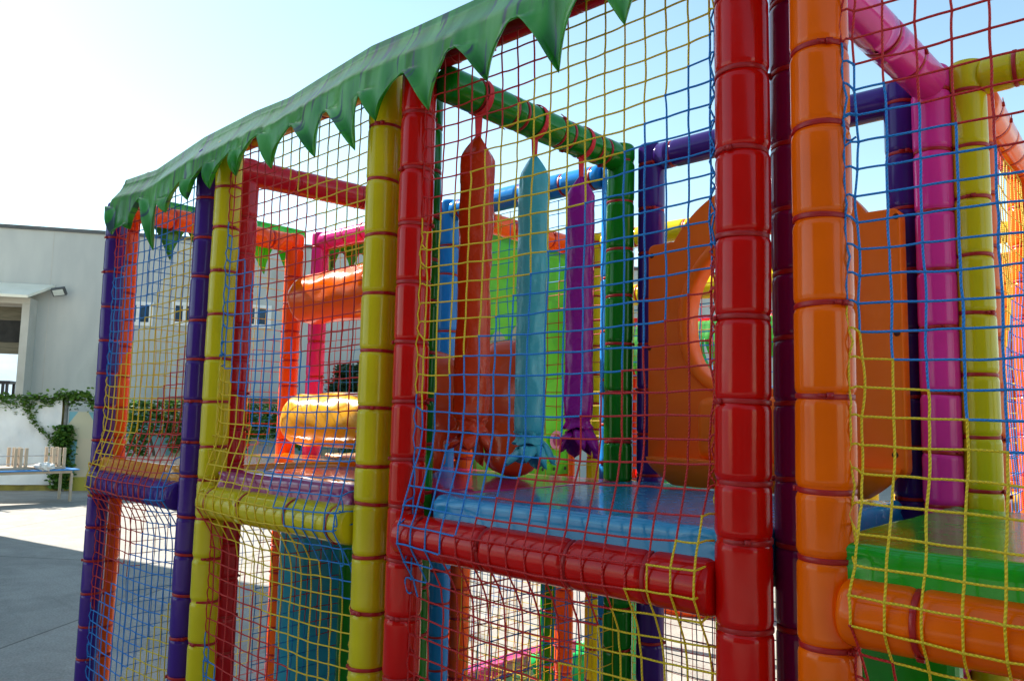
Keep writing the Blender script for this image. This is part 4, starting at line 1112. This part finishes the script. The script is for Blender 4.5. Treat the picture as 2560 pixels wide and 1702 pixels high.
# ------------------------------------------------------------------ more of the playground, far behind (seen through the hole and the gaps)
ff_ = thing('play_frame', 'red padded play frame far behind, seen through the round hole', 'play frame', (-3.2, 5.6, 0), 'padded play frames')
zr = onY(1735, 815, 5.6).z
xa_, xb_ = onY(1690, 815, 5.6).x-.4, onY(1800, 815, 5.6).x+.9
for x in (xa_, xb_): post(ff_, x, 5.6, zr+.1, 'vinyl_red', r=.055)
bar('beam', ff_, (xa_+.05, 5.6, zr), (xb_-.05, 5.6, zr), 'vinyl_red', r=.075)
bar('crossbar', ff_, (xa_+.05, 5.6, EYE-.4), (xb_-.05, 5.6, EYE-.4), 'vinyl_red', r=.06)
leaf_strip('leaf_canopy', 'small green leaf-edged canopy under the far red beam', lambda u, off, z: Vector((u, 5.5-off, z)), regular(xa_, xb_, 7, zr-.12, zr-.36, 9), zr+.02, .03)
fy = thing('play_frame', 'yellow padded play frame far behind, above the red one', 'play frame', (-3.4, 4.7, 0), 'padded play frames')
zy2 = onY(1770, 718, 4.7).z; xc_, xd_ = onY(1680, 718, 4.7).x-.5, onY(1800, 718, 4.7).x+.9
for x in (xc_, xd_): post(fy, x, 4.7, zy2+.05, 'vinyl_yellow', r=.055)
bar('beam', fy, (xc_, 4.7, zy2), (xd_, 4.7, zy2), 'vinyl_yellow', r=.075)
inner('blue net on the far yellow frame seen through the round hole', (xc_+.05, 4.75), (xd_-.05, 4.75), zy2-.1, EYE-.5, 0, [CB, CB, CB], rad=.004, cell=.09)
# green slide
sl = thing('slide', 'bright green plastic slide far behind, seen through the round hole', 'slide', (-2.6, 5.0, 0))
a_ = onY(1800, 850, 5.1); b_ = onY(1735, 960, 5.1); e_ = onY(1660, 1560, 4.4)
bm = bmesh.new(); prevr = None
path = [a_, b_, Vector(((b_.x+e_.x)/2-.1, 4.8, (b_.z+e_.z)/2)), Vector((e_.x-.25, 4.4, .35)), Vector((e_.x-.7, 4.2, .28))]
pts = []
for k in range(25):
    q = k/24*(len(path)-1); i = min(int(q), len(path)-2); f_ = q-i; pts.append(path[i].lerp(path[i+1], f_))
for p in pts:
    ring = [bm.verts.new(p+Vector((0, math.cos(a)*.24, math.sin(a)*.24))) for a in [math.pi+math.pi*k/14 for k in range(15)]]
    if prevr:
        for i in range(14): bm.faces.new((prevr[i], prevr[i+1], ring[i+1], ring[i]))
    prevr = ring
bmesh.ops.recalc_face_normals(bm, faces=bm.faces); o = link('chute', bm, 'plastic_green', sl); md = o.modifiers.new('thickness', 'SOLIDIFY'); md.thickness = .02
tube_obj('support', [(a_.x, 5.1, 0), (a_.x, 5.1, a_.z-.2)], .04, 'vinyl_green', sl)
# orange cone-shaped climbing hill and a yellow ball in the lower gap
p = onZ(1735, 1640, .02); 
bm = bmesh.new(); bmesh.ops.create_cone(bm, cap_ends=True, segments=40, radius1=.55, radius2=.10, depth=1.25, matrix=Matrix.Translation((p.x-.9, p.y+1.6, .63)))
bmesh.ops.bevel(bm, geom=[e for e in bm.edges if e.calc_face_angle(0) > .8], offset=.04, segments=3, affect='EDGES'); tag(link('padded_cone', bm, 'vinyl_orangered'), 'orange red padded climbing cone far behind under the slide entrance', 'cone')
pb = onY(1765, 1680, 3.0); bm = bmesh.new(); bmesh.ops.create_uvsphere(bm, u_segments=40, v_segments=24, radius=.24, matrix=Matrix.Translation((pb.x, 3.0, .24+.01))); tag(link('ball', bm, 'vinyl_yellow'), 'large yellow ball on the ground behind the lower net', 'ball')
# orange frames deep at the right edge with their nets
plain('bright orange padded frame far behind the yellow back post', -.95, 5.2, -.2, 5.2, 'vinyl_orange')
plain('amber padded frame far behind at the right edge', -1.30, 4.4, -.72, 4.4, 'vinyl_amber')
inner('orange lit net deep at the right edge of the yard', (-1.25, 4.45), (-.77, 4.45), TOPZ-.1, .5, 0, [CR, CY, CB], rad=.0035, cell=.07)
for k, (px_, py_, yy, mt, lab) in enumerate(((2478, 1200, 6.5, 'vinyl_lime', 'lime green padded cube far behind at the right edge'), (2470, 1010, 7.5, 'vinyl_skyblue', 'sky blue padded block far behind at the right edge'), (2468, 890, 7.5, 'vinyl_yellow', 'yellow padded block stacked far behind at the right edge'))):
    p = onY(px_, py_, yy)
    q = thing('padded_block', lab, 'block', (p.x, yy, 0))
    rbox('top_pad', (p.x-.22, yy-.2, p.z-.2), (p.x+.22, yy+.2, p.z+.2), .04, mt, q); rbox('base_pad', (p.x-.2, yy-.18, 0), (p.x+.2, yy+.18, p.z-.203), .03, 'vinyl_red' if k != 1 else 'vinyl_orange', q)
